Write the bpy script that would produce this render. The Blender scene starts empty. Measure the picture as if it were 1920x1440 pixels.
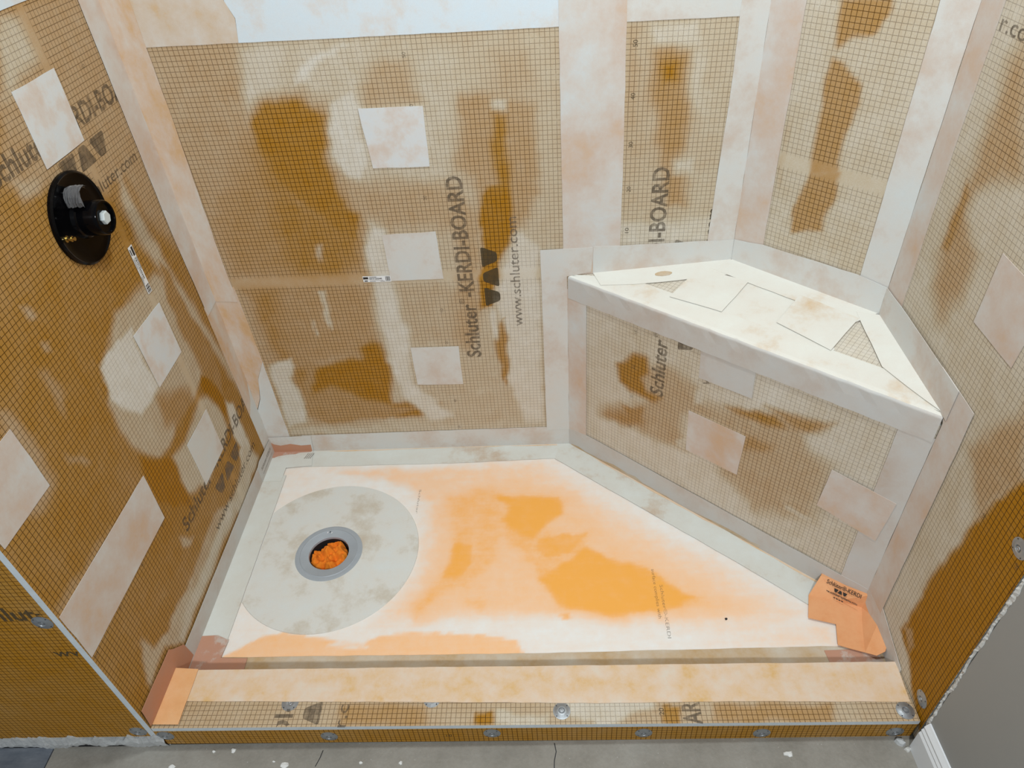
import bpy, math, random
import numpy as np
from mathutils import Vector

random.seed(7)
S = bpy.context.scene
COL = S.collection

# ---------------------------------------------------------------- camera
cam_d = bpy.data.cameras.new('camera')
cam = bpy.data.objects.new('camera', cam_d)
COL.objects.link(cam)
cam.location = (0.83264, -1.49448, 1.4944)
cam.rotation_euler = (0.87177, 0.04854, 0.00779)
cam_d.sensor_width = 36.0
cam_d.lens = 36.0 * 1335.79 / 1920.0
cam_d.shift_x = -26.66 / 1920.0
cam_d.shift_y = 11.70 / 1920.0
cam_d.clip_start = 0.01
S.camera = cam

# ---------------------------------------------------------------- light
world = bpy.data.worlds.new('world')
S.world = world
world.use_nodes = True
world.node_tree.nodes['Background'].inputs[0].default_value = (0.86, 0.95, 1.0, 1)
world.node_tree.nodes['Background'].inputs[1].default_value = 0.30

def area(name, loc, target, size, power, col):
    l = bpy.data.lights.new(name, 'AREA')
    l.shape = 'DISK'; l.size = size; l.energy = power; l.color = col
    o = bpy.data.objects.new(name, l); COL.objects.link(o)
    o.location = loc
    o.rotation_euler = (Vector(target) - Vector(loc)).to_track_quat('-Z', 'Y').to_euler()
    return o
area('ceiling_downlight', (0.95, -0.55, 2.42), (0.95, -0.55, 0), 0.16, 16.5, (0.89, 0.97, 1.0))
area('room_downlight', (0.70, -2.75, 2.42), (0.85, -0.5, 0.4), 0.18, 41, (0.94, 0.98, 1.0))

S.view_settings.view_transform = 'Standard'
S.view_settings.look = 'None'
S.view_settings.gamma = 1.0
S.view_settings.use_curve_mapping = False
S.view_settings.exposure = 0.13

# ---------------------------------------------------------------- sizes (metres)
W, WC = 1.517, 1.532        # right wall x at the back / at the curb
AX = 1.265                  # back wall meets the angled wall
BY = -0.255                 # angled wall meets the right wall
CY, FY = -0.7195, -0.840    # curb inner / outer edge
PX = 0.877                  # bench front meets the back wall
QY = -0.556
ZF = 0.031                  # tray level
TOP = 2.3
def wright(y): return W + (WC - W) * (-y + BY) / (-FY + BY)
QX = wright(QY)

# ---------------------------------------------------------------- frames
class Fr:
    def __init__(s, O, E, V, N):
        s.O = np.array(O, float); s.E = np.array(E, float); s.V = np.array(V, float); s.N = np.array(N, float)
    def __call__(s, u, v, n=0.0):
        return s.O + s.E * u + s.V * v + s.N * n
def wallframe(a, b, flip=False):
    e = np.array([b[0] - a[0], b[1] - a[1], 0.0]); L = np.linalg.norm(e); e /= L
    n = np.array([e[1], -e[0], 0.0]) * (-1 if flip else 1)
    return Fr((a[0], a[1], 0), e, (0, 0, 1), n), L
BACK, _ = wallframe((0, 0), (1, 0))
LEFT, _ = wallframe((0, 0), (0, -1), True)
MID, MIDL = wallframe((AX, 0), (W, BY))
RIGHT, _ = wallframe((W, BY), (WC, FY))
BFR, BFL = wallframe((PX, 0), (QX, QY))
FRONT, _ = wallframe((0, FY), (1, FY))
TRAY = Fr((0, 0, ZF), (1, 0, 0), (0, 1, 0), (0, 0, 1))
CT = Fr((0, 0, 0.086), (1, 0, -0.0112), (0, 1, 0), (0, 0, 1))
_m = np.array([[PX, 0, 1], [AX, 0, 1], [W, BY, 1], [QX, QY, 1]])
_g = np.linalg.lstsq(_m, np.array([.597, .619, .632, .610]), rcond=None)[0]
SEAT = Fr((0, 0, _g[2]), (1, 0, _g[0]), (0, 1, _g[1]), (0, 0, 1))
def seatz(x, y): return float(SEAT(x, y)[2])

# ---------------------------------------------------------------- noise / stains
_rng = np.random.RandomState(11)
_lat = _rng.rand(64, 64)
def vnoise(x, y, f, seed=0):
    x = np.asarray(x) * f + seed * 7.31; y = np.asarray(y) * f + seed * 3.77
    xi = np.floor(x).astype(int); yi = np.floor(y).astype(int)
    fx = x - xi; fy = y - yi; fx = fx * fx * (3 - 2 * fx); fy = fy * fy * (3 - 2 * fy)
    g = lambda i, j: _lat[i % 64, j % 64]
    return (g(xi, yi) * (1 - fx) + g(xi + 1, yi) * fx) * (1 - fy) + (g(xi, yi + 1) * (1 - fx) + g(xi + 1, yi + 1) * fx) * fy - 0.5
def fbm(x, y, f, seed=0):
    return vnoise(x, y, f, seed) + .5 * vnoise(x, y, f * 2.1, seed + 1) + .25 * vnoise(x, y, f * 4.3, seed + 2)
def sdist(px, py, poly):
    P = np.array(poly, float); d = np.full(px.shape, 1e9); ins = np.zeros(px.shape, bool)
    for i in range(len(P)):
        a = P[i]; b = P[(i + 1) % len(P)]
        e = b - a; l2 = e @ e + 1e-12
        t = np.clip(((px - a[0]) * e[0] + (py - a[1]) * e[1]) / l2, 0, 1)
        d = np.minimum(d, np.hypot(px - a[0] - t * e[0], py - a[1] - t * e[1]))
        c = ((a[1] > py) != (b[1] > py))
        with np.errstate(divide='ignore', invalid='ignore'):
            ins ^= c & (px < (b[0] - a[0]) * (py - a[1]) / (b[1] - a[1]) + a[0])
    return np.where(ins, -d, d)
def stain(u, v, base, keys, warp=.012):
    uu = u + fbm(u, v, 22, 1) * warp; vv = v + fbm(u, v, 22, 5) * warp
    h = np.full(u.shape, float(base)) + fbm(u, v, 6, 9) * .10
    for k in keys:
        for val, soft, poly in HAZE[k]:
            t = np.clip(.5 - sdist(uu, vv, poly) / (2 * soft), 0, 1); t = t * t * (3 - 2 * t)
            h = h * (1 - t) + val * t
    return h
HAZE={'back':[
(0.62,0.05,[(0.251,1.166),(0.879,1.164),(0.885,0.649),(0.818,0.058),(0.334,0.056),(0.383,0.552),(0.354,0.729),(0.352,0.93),(0.291,1.044)]),
(0.74,0.015,[(0.245,1.139),(0.338,1.139),(0.337,1.113),(0.294,1.054),(0.248,1.04),(0.229,1.008),(0.216,0.948),(0.211,0.993)]),
(0.7,0.03,[(0.338,1.139),(0.506,1.139),(0.476,1.035),(0.419,1.027),(0.38,1.05),(0.311,1.038),(0.294,1.054)]),
(0.85,0.008,[(0.326,1.061),(0.334,1.073),(0.396,1.116),(0.442,1.134),(0.458,1.133),(0.416,1.11),(0.36,1.077)]),
(0.3,0.04,[(0.061,0.755),(0.15,0.88),(0.22,0.993),(0.334,1.042),(0.397,1.001),(0.369,0.906),(0.413,0.773),(0.395,0.617),(0.072,0.631)]),
(0.09,0.01,[(0.226,1.002),(0.265,1.032),(0.333,1.036),(0.389,1.002),(0.378,0.958),(0.36,0.918),(0.363,0.852),(0.375,0.794),(0.407,0.773),(0.387,0.72),(0.34,0.749),(0.29,0.798),(0.245,0.857),(0.223,0.925)]),
(0.17,0.03,[(0.223,0.925),(0.275,0.812),(0.389,0.727),(0.383,0.671),(0.331,0.623),(0.227,0.626),(0.205,0.735)]),
(0.68,0.03,[(0.39,0.985),(0.44,1.123),(0.65,1.123),(0.66,1.006),(0.64,0.858),(0.569,0.843),(0.441,0.854),(0.385,0.869),(0.37,0.918)]),
(0.48,0.02,[(0.504,1.096),(0.563,1.103),(0.582,1.015),(0.472,1.014),(0.469,1.057)]),
(0.82,0.008,[(0.394,1.023),(0.445,1.047),(0.452,1.015),(0.45,0.902),(0.417,0.856),(0.391,0.869),(0.378,0.917)]),
(0.46,0.03,[(0.381,0.851),(0.64,0.839),(0.616,0.73),(0.456,0.738),(0.426,0.779)]),
(0.36,0.02,[(0.07,0.6),(0.39,0.592),(0.378,0.421),(0.387,0.314),(0.365,0.387),(0.277,0.373),(0.155,0.343),(0.121,0.432),(0.104,0.564)]),
(0.22,0.03,[(0.085,0.588),(0.164,0.585),(0.135,0.432),(0.155,0.343),(0.197,0.341),(0.136,0.21),(0.112,0.344)]),
(0.06,0.012,[(0.203,0.336),(0.263,0.359),(0.329,0.368),(0.336,0.404),(0.363,0.421),(0.385,0.408),(0.393,0.341),(0.388,0.258),(0.385,0.211),(0.456,0.202),(0.517,0.196),(0.519,0.172),(0.449,0.154),(0.319,0.159),(0.185,0.15),(0.14,0.201),(0.183,0.293)]),
(0.3,0.015,[(0.139,0.242),(0.225,0.278),(0.306,0.228),(0.384,0.205),(0.454,0.188),(0.397,0.156),(0.184,0.147),(0.133,0.174)]),
(0.78,0.01,[(0.079,0.354),(0.143,0.373),(0.146,0.345),(0.121,0.308),(0.133,0.256),(0.138,0.215),(0.126,0.146),(0.067,0.127),(0.073,0.245)]),
(0.7,0.006,[(0.258,0.582),(0.279,0.575),(0.281,0.505),(0.273,0.46),(0.264,0.483),(0.266,0.538)]),
(0.72,0.004,[(0.229,0.501),(0.234,0.495),(0.236,0.444),(0.23,0.45)]),
(0.6,0.006,[(0.285,0.696),(0.301,0.705),(0.29,0.662),(0.282,0.672)]),
(0.82,0.012,[(0.422,0.755),(0.456,0.738),(0.451,0.602),(0.467,0.451),(0.454,0.274),(0.549,0.153),(0.486,0.135),(0.423,0.218),(0.402,0.314),(0.4,0.487),(0.407,0.612),(0.403,0.685)]),
(0.56,0.02,[(0.462,0.587),(0.638,0.579),(0.621,0.411),(0.495,0.408),(0.465,0.484)]),
(0.4,0.02,[(0.663,1.03),(0.726,1.027),(0.812,0.999),(0.816,0.813),(0.782,0.736),(0.75,0.711),(0.672,0.741),(0.671,0.85),(0.64,0.872)]),
(0.44,0.02,[(0.617,0.847),(0.678,0.741),(0.654,0.476),(0.617,0.376),(0.579,0.413),(0.617,0.632)]),
(0.5,0.02,[(0.743,1.109),(0.806,1.106),(0.814,1.051),(0.79,1.01),(0.737,1.034)]),
(0.72,0.006,[(0.727,1.015),(0.754,1.012),(0.753,0.988),(0.725,0.99)]),
(0.12,0.012,[(0.723,0.989),(0.748,0.983),(0.756,0.852),(0.755,0.759),(0.73,0.778),(0.724,0.854)]),
(0.06,0.006,[(0.696,0.831),(0.748,0.834),(0.755,0.759),(0.759,0.738),(0.734,0.681),(0.709,0.644),(0.711,0.609),(0.686,0.512),(0.656,0.513),(0.677,0.674),(0.679,0.768)]),
(0.8,0.01,[(0.766,0.724),(0.813,0.667),(0.804,0.437),(0.807,0.097),(0.758,0.092),(0.715,0.263),(0.715,0.407),(0.705,0.506),(0.719,0.62),(0.742,0.681)]),
(0.22,0.006,[(0.684,0.408),(0.715,0.474),(0.716,0.39),(0.719,0.3),(0.708,0.264),(0.694,0.356)]),
(0.78,0.006,[(0.682,0.504),(0.697,0.5),(0.698,0.441),(0.69,0.408),(0.681,0.425)]),
(0.68,0.02,[(0.3,0.126),(0.808,0.121),(0.812,0.09),(0.067,0.093),(0.077,0.131)])],
'strip':[
(0.75,0.008,[(1.046,1.146),(1.137,1.145),(1.142,1.102),(1.117,1.096),(1.059,1.104)]),
(0.72,0.01,[(1.117,1.096),(1.15,1.095),(1.156,0.974),(1.129,0.975)]),
(0.28,0.02,[(1.055,1.093),(1.089,1.097),(1.119,1.088),(1.119,1.027),(1.13,0.96),(1.124,0.906),(1.111,0.878),(1.092,0.867),(1.064,0.959),(1.051,1.016)]),
(0,0.02,[(1.073,1.068),(1.096,1.07),(1.1,1.038),(1.079,1.036)]),
(0.34,0.015,[(1.092,0.867),(1.111,0.874),(1.109,0.849),(1.138,0.844),(1.143,0.766),(1.1,0.768),(1.094,0.816)]),
(0.74,0.012,[(1.108,0.87),(1.147,0.876),(1.15,0.843),(1.114,0.845)]),
(0.45,0.02,[(1.0,1.141),(1.022,1.14),(1.017,0.942),(1.003,0.947)]),
(0.76,0.015,[(1.001,0.736),(1.212,0.726),(1.207,0.661),(0.999,0.67)])],
'left':[
(0.42,0.02,[(0.279,1.279),(0.05,1.26),(0.046,1.112),(0.028,0.895),(0.062,0.741),(0.138,0.846),(0.152,0.949),(0.261,0.944),(0.363,1.028),(0.391,1.028),(0.439,1.035),(0.441,1.06),(0.461,1.08)]),
(0.68,0.02,[(0.289,1.269),(0.254,1.264),(0.25,1.224),(0.25,1.194),(0.328,1.178),(0.385,1.164)]),
(0.55,0.01,[(0.439,1.073),(0.375,1.046),(0.391,1.028),(0.435,1.033),(0.443,1.052)]),
(0.24,0.01,[(0.218,0.96),(0.152,0.949),(0.162,0.885),(0.14,0.834),(0.151,0.832),(0.21,0.886)]),
(0.62,0.015,[(0.161,0.967),(0.152,0.872),(0.137,0.779),(0.086,0.563),(0.036,0.323),(0.046,0.217),(0.06,0.343),(0.116,0.569),(0.156,0.697),(0.191,0.808),(0.192,0.926)]),
(0.25,0.008,[(0.161,0.765),(0.132,0.729),(0.124,0.592),(0.1,0.423),(0.13,0.347),(0.172,0.463),(0.19,0.573),(0.185,0.684)]),
(0.6,0.012,[(0.423,0.735),(0.358,0.77),(0.289,0.76),(0.194,0.762),(0.167,0.731),(0.185,0.684),(0.184,0.579),(0.172,0.463),(0.242,0.456),(0.329,0.463),(0.396,0.45),(0.434,0.454),(0.487,0.502),(0.499,0.583),(0.497,0.655)]),
(0.88,0.006,[(0.469,0.725),(0.425,0.732),(0.368,0.723),(0.337,0.71),(0.348,0.689),(0.339,0.566),(0.407,0.566),(0.431,0.561),(0.466,0.618),(0.483,0.662),(0.481,0.698)]),
(0.28,0.02,[(0.364,0.56),(0.25,0.486),(0.248,0.449),(0.329,0.451),(0.384,0.496)]),
(0,0.008,[(0.183,0.471),(0.148,0.432),(0.13,0.34),(0.162,0.307),(0.176,0.374),(0.205,0.455)]),
(0.66,0.012,[(0.405,0.418),(0.344,0.411),(0.231,0.441),(0.191,0.415),(0.165,0.319),(0.169,0.283),(0.223,0.267),(0.337,0.263),(0.413,0.314),(0.417,0.37)]),
(0.8,0.008,[(0.13,0.347),(0.101,0.315),(0.102,0.162),(0.186,0.144),(0.165,0.217),(0.147,0.283)]),
(0.12,0.008,[(0.173,0.287),(0.151,0.231),(0.152,0.197),(0.201,0.196),(0.283,0.219),(0.301,0.259),(0.223,0.267)]),
(0,0.01,[(0.498,0.51),(0.413,0.432),(0.402,0.398),(0.418,0.358),(0.42,0.282),(0.48,0.339),(0.508,0.397),(0.506,0.471)]),
(0.42,0.015,[(0.697,0.823),(0.68,0.796),(0.676,0.726),(0.688,0.647),(0.73,0.642),(0.75,0.646),(0.802,0.707)]),
(0.4,0.015,[(0.595,0.808),(0.585,0.8),(0.577,0.747),(0.593,0.722),(0.597,0.76)]),
(0.5,0.006,[(0.554,0.908),(0.538,0.899),(0.54,0.88),(0.556,0.888)]),
(0.45,0.006,[(0.564,0.848),(0.543,0.832),(0.551,0.822),(0.567,0.826)]),
(0.42,0.008,[(0.642,0.669),(0.629,0.647),(0.603,0.615),(0.618,0.621),(0.642,0.655)]),
(0.32,0.012,[(0.838,0.5),(0.712,0.489),(0.636,0.48),(0.629,0.472),(0.755,0.471),(0.836,0.477)]),
(0.58,0.008,[(0.607,0.168),(0.553,0.169),(0.492,0.151),(0.49,0.128),(0.599,0.099),(0.657,0.093),(0.697,0.147),(0.739,0.151),(0.781,0.135),(0.778,0.166),(0.766,0.206),(0.733,0.25),(0.721,0.189),(0.665,0.17),(0.63,0.176)]),
(0.55,0.008,[(0.506,0.274),(0.464,0.228),(0.491,0.223),(0.517,0.241)]),
(0.68,0.012,[(0.117,0.199),(0.092,0.099),(0.261,0.068),(0.312,0.128),(0.21,0.154)]),
(0.66,0.015,[(0.343,0.178),(0.272,0.095),(0.511,0.094),(0.624,0.095),(0.643,0.141),(0.502,0.165)]),
(0.72,0.01,[(0.293,0.147),(0.266,0.116),(0.521,0.109),(0.621,0.098),(0.661,0.1),(0.664,0.119),(0.586,0.135),(0.468,0.152)]),
(0.5,0.01,[(0.367,0.193),(0.324,0.143),(0.446,0.137),(0.55,0.138),(0.554,0.157)])],
'right':[
(0.4,0.03,[(0.126,1.161),(0.125,1.068),(0.125,0.935),(0.12,0.832),(0.135,0.776),(0.191,0.745),(0.217,0.806),(0.211,0.893),(0.155,0.931),(0.159,0.974),(0.258,1.027),(0.134,1.199)]),
(0.22,0.008,[(0.119,0.975),(0.127,0.932),(0.119,0.848),(0.139,0.848),(0.145,0.907),(0.139,0.961)]),
(0.4,0.02,[(0.385,0.619),(0.446,0.768),(0.517,0.67),(0.475,0.601),(0.471,0.524)]),
(0.72,0.02,[(0.159,0.974),(0.26,1.024),(0.314,0.95),(0.267,0.924),(0.209,0.892),(0.155,0.931)]),
(0,0.008,[(0.514,0.674),(0.502,0.65),(0.478,0.598),(0.468,0.513),(0.455,0.442),(0.443,0.313),(0.433,0.173),(0.438,0.144),(0.491,0.129),(0.519,0.095),(0.615,0.024),(0.616,0.6)]),
(0.35,0.006,[(0.434,0.167),(0.458,0.187),(0.486,0.165),(0.481,0.136)])],
'mid':[
(0.25,0.006,[(0.132,1.194),(0.22,1.203),(0.22,1.183),(0.212,1.164),(0.212,1.14),(0.17,1.128),(0.143,1.113),(0.139,1.158)]),
(0.28,0.006,[(0.138,1.097),(0.161,1.091),(0.203,1.058),(0.211,1.019),(0.202,0.974),(0.193,0.916),(0.2,0.89),(0.146,0.875),(0.142,0.93),(0.14,0.99)]),
(0.28,0.007,[(0.144,0.875),(0.199,0.89),(0.204,0.847),(0.197,0.816),(0.2,0.769),(0.156,0.75),(0.127,0.736),(0.124,0.793)]),
(0.55,0.006,[(0.079,0.977),(0.071,0.975),(0.08,0.823),(0.086,0.825)])],
'bfront':[
(0.5,0.02,[(0.16,0.394),(0.288,0.456),(0.365,0.446),(0.393,0.402),(0.438,0.405),(0.52,0.435),(0.595,0.466),(0.616,0.463),(0.662,0.354),(0.532,0.233),(0.503,0.36),(0.365,0.36),(0.35,0.317),(0.369,0.233),(0.288,0.215),(0.212,0.22),(0.104,0.203),(0.109,0.238),(0.248,0.325),(0.195,0.332)]),
(0.5,0.03,[(0.455,0.368),(0.506,0.361),(0.616,0.402),(0.702,0.39),(0.705,0.3),(0.694,0.252),(0.693,0.21),(0.568,0.145),(0.508,0.189),(0.462,0.214)]),
(0.12,0.012,[(0.154,0.397),(0.199,0.446),(0.238,0.464),(0.247,0.415),(0.223,0.386),(0.246,0.358),(0.287,0.357),(0.268,0.336),(0.205,0.332),(0.167,0.341)]),
(0.22,0.01,[(0.176,0.274),(0.24,0.297),(0.221,0.25),(0.199,0.244)]),
(0.18,0.012,[(0.45,0.417),(0.519,0.444),(0.558,0.455),(0.587,0.431),(0.556,0.418),(0.502,0.414)]),
(0.3,0.015,[(0.506,0.361),(0.581,0.375),(0.563,0.342),(0.508,0.318)]),
(0.28,0.015,[(0.54,0.469),(0.677,0.495),(0.66,0.463),(0.608,0.444)]),
(0.75,0.006,[(0.367,0.426),(0.393,0.44),(0.389,0.4),(0.371,0.391)]),
(0.72,0.005,[(0.337,0.25),(0.365,0.273),(0.365,0.23),(0.344,0.236)]),
(0.72,0.005,[(0.625,0.216),(0.692,0.216),(0.691,0.201),(0.633,0.2)]),
(0.25,0.02,[(0.122,0.214),(0.226,0.285),(0.234,0.249),(0.174,0.208)])],
'tray':[
(0.42,0.05,[(0.468,-0.099),(0.618,-0.077),(0.801,-0.084),(0.916,-0.195),(1.047,-0.309),(1.19,-0.421),(1.309,-0.516),(1.379,-0.574),(1.252,-0.605),(1.171,-0.59),(0.955,-0.578),(0.833,-0.561),(0.721,-0.559),(0.596,-0.556),(0.473,-0.574),(0.421,-0.566),(0.491,-0.418),(0.496,-0.283),(0.463,-0.188)]),
(0.58,0.03,[(0.529,-0.181),(0.622,-0.145),(0.771,-0.151),(0.872,-0.193),(0.95,-0.315),(1.097,-0.435),(1.198,-0.513),(1.261,-0.564),(1.173,-0.583),(0.955,-0.578),(0.833,-0.561),(0.721,-0.559),(0.596,-0.556),(0.51,-0.575),(0.48,-0.539),(0.522,-0.45),(0.535,-0.319),(0.51,-0.209)]),
(0.75,0.015,[(0.53,-0.191),(0.624,-0.175),(0.771,-0.195),(0.857,-0.206),(0.855,-0.262),(0.805,-0.31),(0.853,-0.346),(0.908,-0.322),(0.909,-0.364),(0.853,-0.412),(0.97,-0.402),(1.092,-0.473),(1.181,-0.541),(1.054,-0.566),(0.955,-0.571),(0.846,-0.547),(0.796,-0.503),(0.784,-0.442),(0.717,-0.375),(0.689,-0.341),(0.678,-0.407),(0.616,-0.483),(0.541,-0.511),(0.497,-0.568),(0.48,-0.539),(0.548,-0.451),(0.566,-0.354),(0.558,-0.267)]),
(1,0.01,[(0.669,-0.196),(0.843,-0.211),(0.849,-0.254),(0.799,-0.301),(0.771,-0.343),(0.729,-0.325),(0.686,-0.28),(0.714,-0.235)]),
(1,0.01,[(0.906,-0.368),(0.944,-0.398),(1.055,-0.457),(1.146,-0.526),(1.066,-0.564),(0.956,-0.568),(0.858,-0.545),(0.803,-0.503),(0.786,-0.465),(0.837,-0.427)]),
(0.95,0.008,[(0.566,-0.354),(0.608,-0.364),(0.618,-0.421),(0.575,-0.459),(0.549,-0.459)]),
(0.9,0.006,[(0.784,-0.352),(0.853,-0.329),(0.905,-0.327),(0.865,-0.38),(0.811,-0.403),(0.784,-0.386)]),
(0.62,0.004,[(0.056,-0.666),(0.09,-0.638),(0.13,-0.608),(0.177,-0.598),(0.242,-0.606),(0.307,-0.618),(0.382,-0.628),(0.428,-0.607),(0.501,-0.601),(0.588,-0.608),(0.741,-0.622),(0.745,-0.679)]),
(0.2,0.006,[(0.296,-0.625),(0.383,-0.63),(0.397,-0.644),(0.335,-0.637)]),
(0.7,0.004,[(0.608,-0.516),(0.643,-0.511),(0.665,-0.529),(0.652,-0.55),(0.62,-0.542)]),
(0.75,0.003,[(0.833,-0.564),(0.855,-0.565),(0.857,-0.58),(0.838,-0.585)]),
(0.45,0.02,[(0.187,-0.078),(0.558,-0.092),(0.756,-0.12),(0.622,-0.145),(0.48,-0.208),(0.414,-0.147)]),
(0.3,0.02,[(1.246,-0.631),(1.442,-0.603),(1.437,-0.655),(1.331,-0.663)])],
'curb':[
(0.75,0.006,[(0.822,-0.782),(1.017,-0.785),(1.013,-0.813),(0.91,-0.841),(0.821,-0.821)]),
(0.05,0.004,[(0.652,-0.816),(0.692,-0.817),(0.693,-0.842),(0.654,-0.842)]),
(0.15,0.004,[(1.03,-0.804),(1.071,-0.805),(1.065,-0.837),(1.026,-0.837)]),
(0.3,0.01,[(0.379,-0.797),(0.555,-0.795),(0.56,-0.838),(0.387,-0.836)]),
(0.7,0.006,[(0.698,-0.813),(0.805,-0.826),(0.805,-0.844),(0.699,-0.842)]),
(0.3,0.01,[(1.136,-0.804),(1.369,-0.802),(1.357,-0.839),(1.13,-0.838)])]}
# ---------------------------------------------------------------- materials
def new_mat(name):
    m = bpy.data.materials.new(name); m.use_nodes = True
    nt = m.node_tree; return m, nt, nt.nodes['Principled BSDF']
def N(nt, t, **kw):
    n = nt.nodes.new(t)
    for k, v in kw.items(): setattr(n, k, v)
    return n
def mth(nt, op, a, b=None, c=None, clamp=False):
    n = N(nt, 'ShaderNodeMath', operation=op, use_clamp=clamp)
    for i, x in enumerate((a, b, c)):
        if x is None: continue
        if isinstance(x, (int, float)): n.inputs[i].default_value = x
        else: nt.links.new(x, n.inputs[i])
    return n.outputs[0]
def mix(nt, f, a, b):
    n = N(nt, 'ShaderNodeMix', data_type='RGBA')
    for i, x in ((0, f), (6, a), (7, b)):
        if isinstance(x, (int, float)): n.inputs[i].default_value = x
        elif isinstance(x, tuple): n.inputs[i].default_value = x + (1,) if len(x) == 3 else x
        else: nt.links.new(x, n.inputs[i])
    return n.outputs[2]
def noise(nt, co, scale, detail=4, rough=.55):
    n = N(nt, 'ShaderNodeTexNoise'); n.inputs['Scale'].default_value = scale
    n.inputs['Detail'].default_value = detail; n.inputs['Roughness'].default_value = rough
    if co is not None: nt.links.new(co, n.inputs['Vector'])
    return n.outputs['Fac']
def ramp(nt, f, stops):
    r = N(nt, 'ShaderNodeValToRGB'); e = r.color_ramp.elements
    while len(e) < len(stops): e.new(.5)
    for i, (p, c) in enumerate(stops): e[i].position = p; e[i].color = c + (1,) if len(c) == 3 else c
    nt.links.new(f, r.inputs[0]); return r.outputs[0]
def bump(nt, b, h, strength=.2, dist=.001):
    n = N(nt, 'ShaderNodeBump'); n.inputs['Strength'].default_value = strength; n.inputs['Distance'].default_value = dist
    nt.links.new(h, n.inputs['Height']); nt.links.new(n.outputs[0], b.inputs['Normal'])
def objco(nt):
    tc = N(nt, 'ShaderNodeTexCoord'); oi = N(nt, 'ShaderNodeObjectInfo')
    a = N(nt, 'ShaderNodeVectorMath', operation='ADD')
    sc = N(nt, 'ShaderNodeVectorMath', operation='SCALE'); sc.inputs[0].default_value = (37., 21., 53.)
    nt.links.new(oi.outputs['Random'], sc.inputs['Scale'])
    nt.links.new(tc.outputs['Object'], a.inputs[0]); nt.links.new(sc.outputs[0], a.inputs[1])
    return a.outputs[0]

def board_material(name='membrane_faced_board'):
    m, nt, b = new_mat(name); L = nt.links.new
    uv = N(nt, 'ShaderNodeUVMap', uv_map='plane')
    at = N(nt, 'ShaderNodeAttribute', attribute_name='haze')
    ag = N(nt, 'ShaderNodeAttribute', attribute_name='print')
    n1 = noise(nt, uv.outputs[0], 26, 6, .65); n2 = noise(nt, uv.outputs[0], 420, 2, .6)
    mp = N(nt, 'ShaderNodeMapping'); mp.inputs['Scale'].default_value = (60, 9, 1); mp.inputs['Rotation'].default_value = (0, 0, .5)
    L(uv.outputs[0], mp.inputs[0]); n3 = noise(nt, mp.outputs[0], 1.0, 5, .6)
    h = mth(nt, 'ADD', at.outputs['Fac'], mth(nt, 'MULTIPLY', mth(nt, 'SUBTRACT', n1, .5), .22))
    h = mth(nt, 'ADD', h, mth(nt, 'MULTIPLY', mth(nt, 'SUBTRACT', n3, .5), .10))
    h = mth(nt, 'ADD', h, mth(nt, 'MULTIPLY', mth(nt, 'SUBTRACT', n2, .5), .26), clamp=True)
    col = ramp(nt, h, [(0, (.370, .160, .003)), (.14, (.390, .205, .045)), (.4, (.455, .305, .165)), (.66, (.535, .455, .335)), (.82, (.62, .575, .495)), (1, (.70, .70, .68))])
    sep = N(nt, 'ShaderNodeSeparateXYZ'); L(uv.outputs[0], sep.inputs[0])
    def line(c, w):
        f = mth(nt, 'PINGPONG', mth(nt, 'MULTIPLY', c, 100.0), .5)
        return mth(nt, 'SUBTRACT', 1.0, mth(nt, 'SMOOTHSTEP', f, w * .55, w), clamp=True) if False else mth(nt, 'LESS_THAN', f, w)
    g = mth(nt, 'MAXIMUM', line(sep.outputs[0], .060), line(sep.outputs[1], .056))
    g = mth(nt, 'MULTIPLY', g, ag.outputs['Fac'])
    fade = mth(nt, 'SUBTRACT', .97, mth(nt, 'MULTIPLY', mth(nt, 'POWER', h, 1.35), .86), clamp=True)
    worn = mth(nt, 'SUBTRACT', 1.0, mth(nt, 'MULTIPLY', mth(nt, 'MULTIPLY', h, mth(nt, 'GREATER_THAN', n1, .62)), .5))
    g = mth(nt, 'MULTIPLY', mth(nt, 'MULTIPLY', g, fade), worn)
    col = mix(nt, g, col, (.060, .023, .001))
    L(col, b.inputs['Base Color']); b.inputs['Roughness'].default_value = .55; b.inputs['Specular IOR Level'].default_value = .12
    bump(nt, b, n2, .12, .0008)
    return m

def fleece(name, stops, scale=9, grain=.10, rough=.85, stretch=(1, 1, 1)):
    m, nt, b = new_mat(name); L = nt.links.new
    co = objco(nt)
    mp = N(nt, 'ShaderNodeMapping'); mp.inputs['Scale'].default_value = stretch; L(co, mp.inputs[0])
    n1 = noise(nt, mp.outputs[0], scale, 6, .62); n2 = noise(nt, co, 650, 2, .6); n4 = noise(nt, co, 90, 4, .7)
    f = mth(nt, 'ADD', n1, mth(nt, 'MULTIPLY', mth(nt, 'SUBTRACT', n4, .5), .16))
    col = ramp(nt, f, stops)
    col = mix(nt, mth(nt, 'MULTIPLY', n2, grain * 2.4), col, mix(nt, .45, col, (.25, .18, .13)))
    L(col, b.inputs['Base Color']); b.inputs['Roughness'].default_value = rough; b.inputs['Specular IOR Level'].default_value = .2
    bump(nt, b, mth(nt, 'ADD', n2, mth(nt, 'MULTIPLY', n4, .6)), .22, .0008)
    return m
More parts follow.
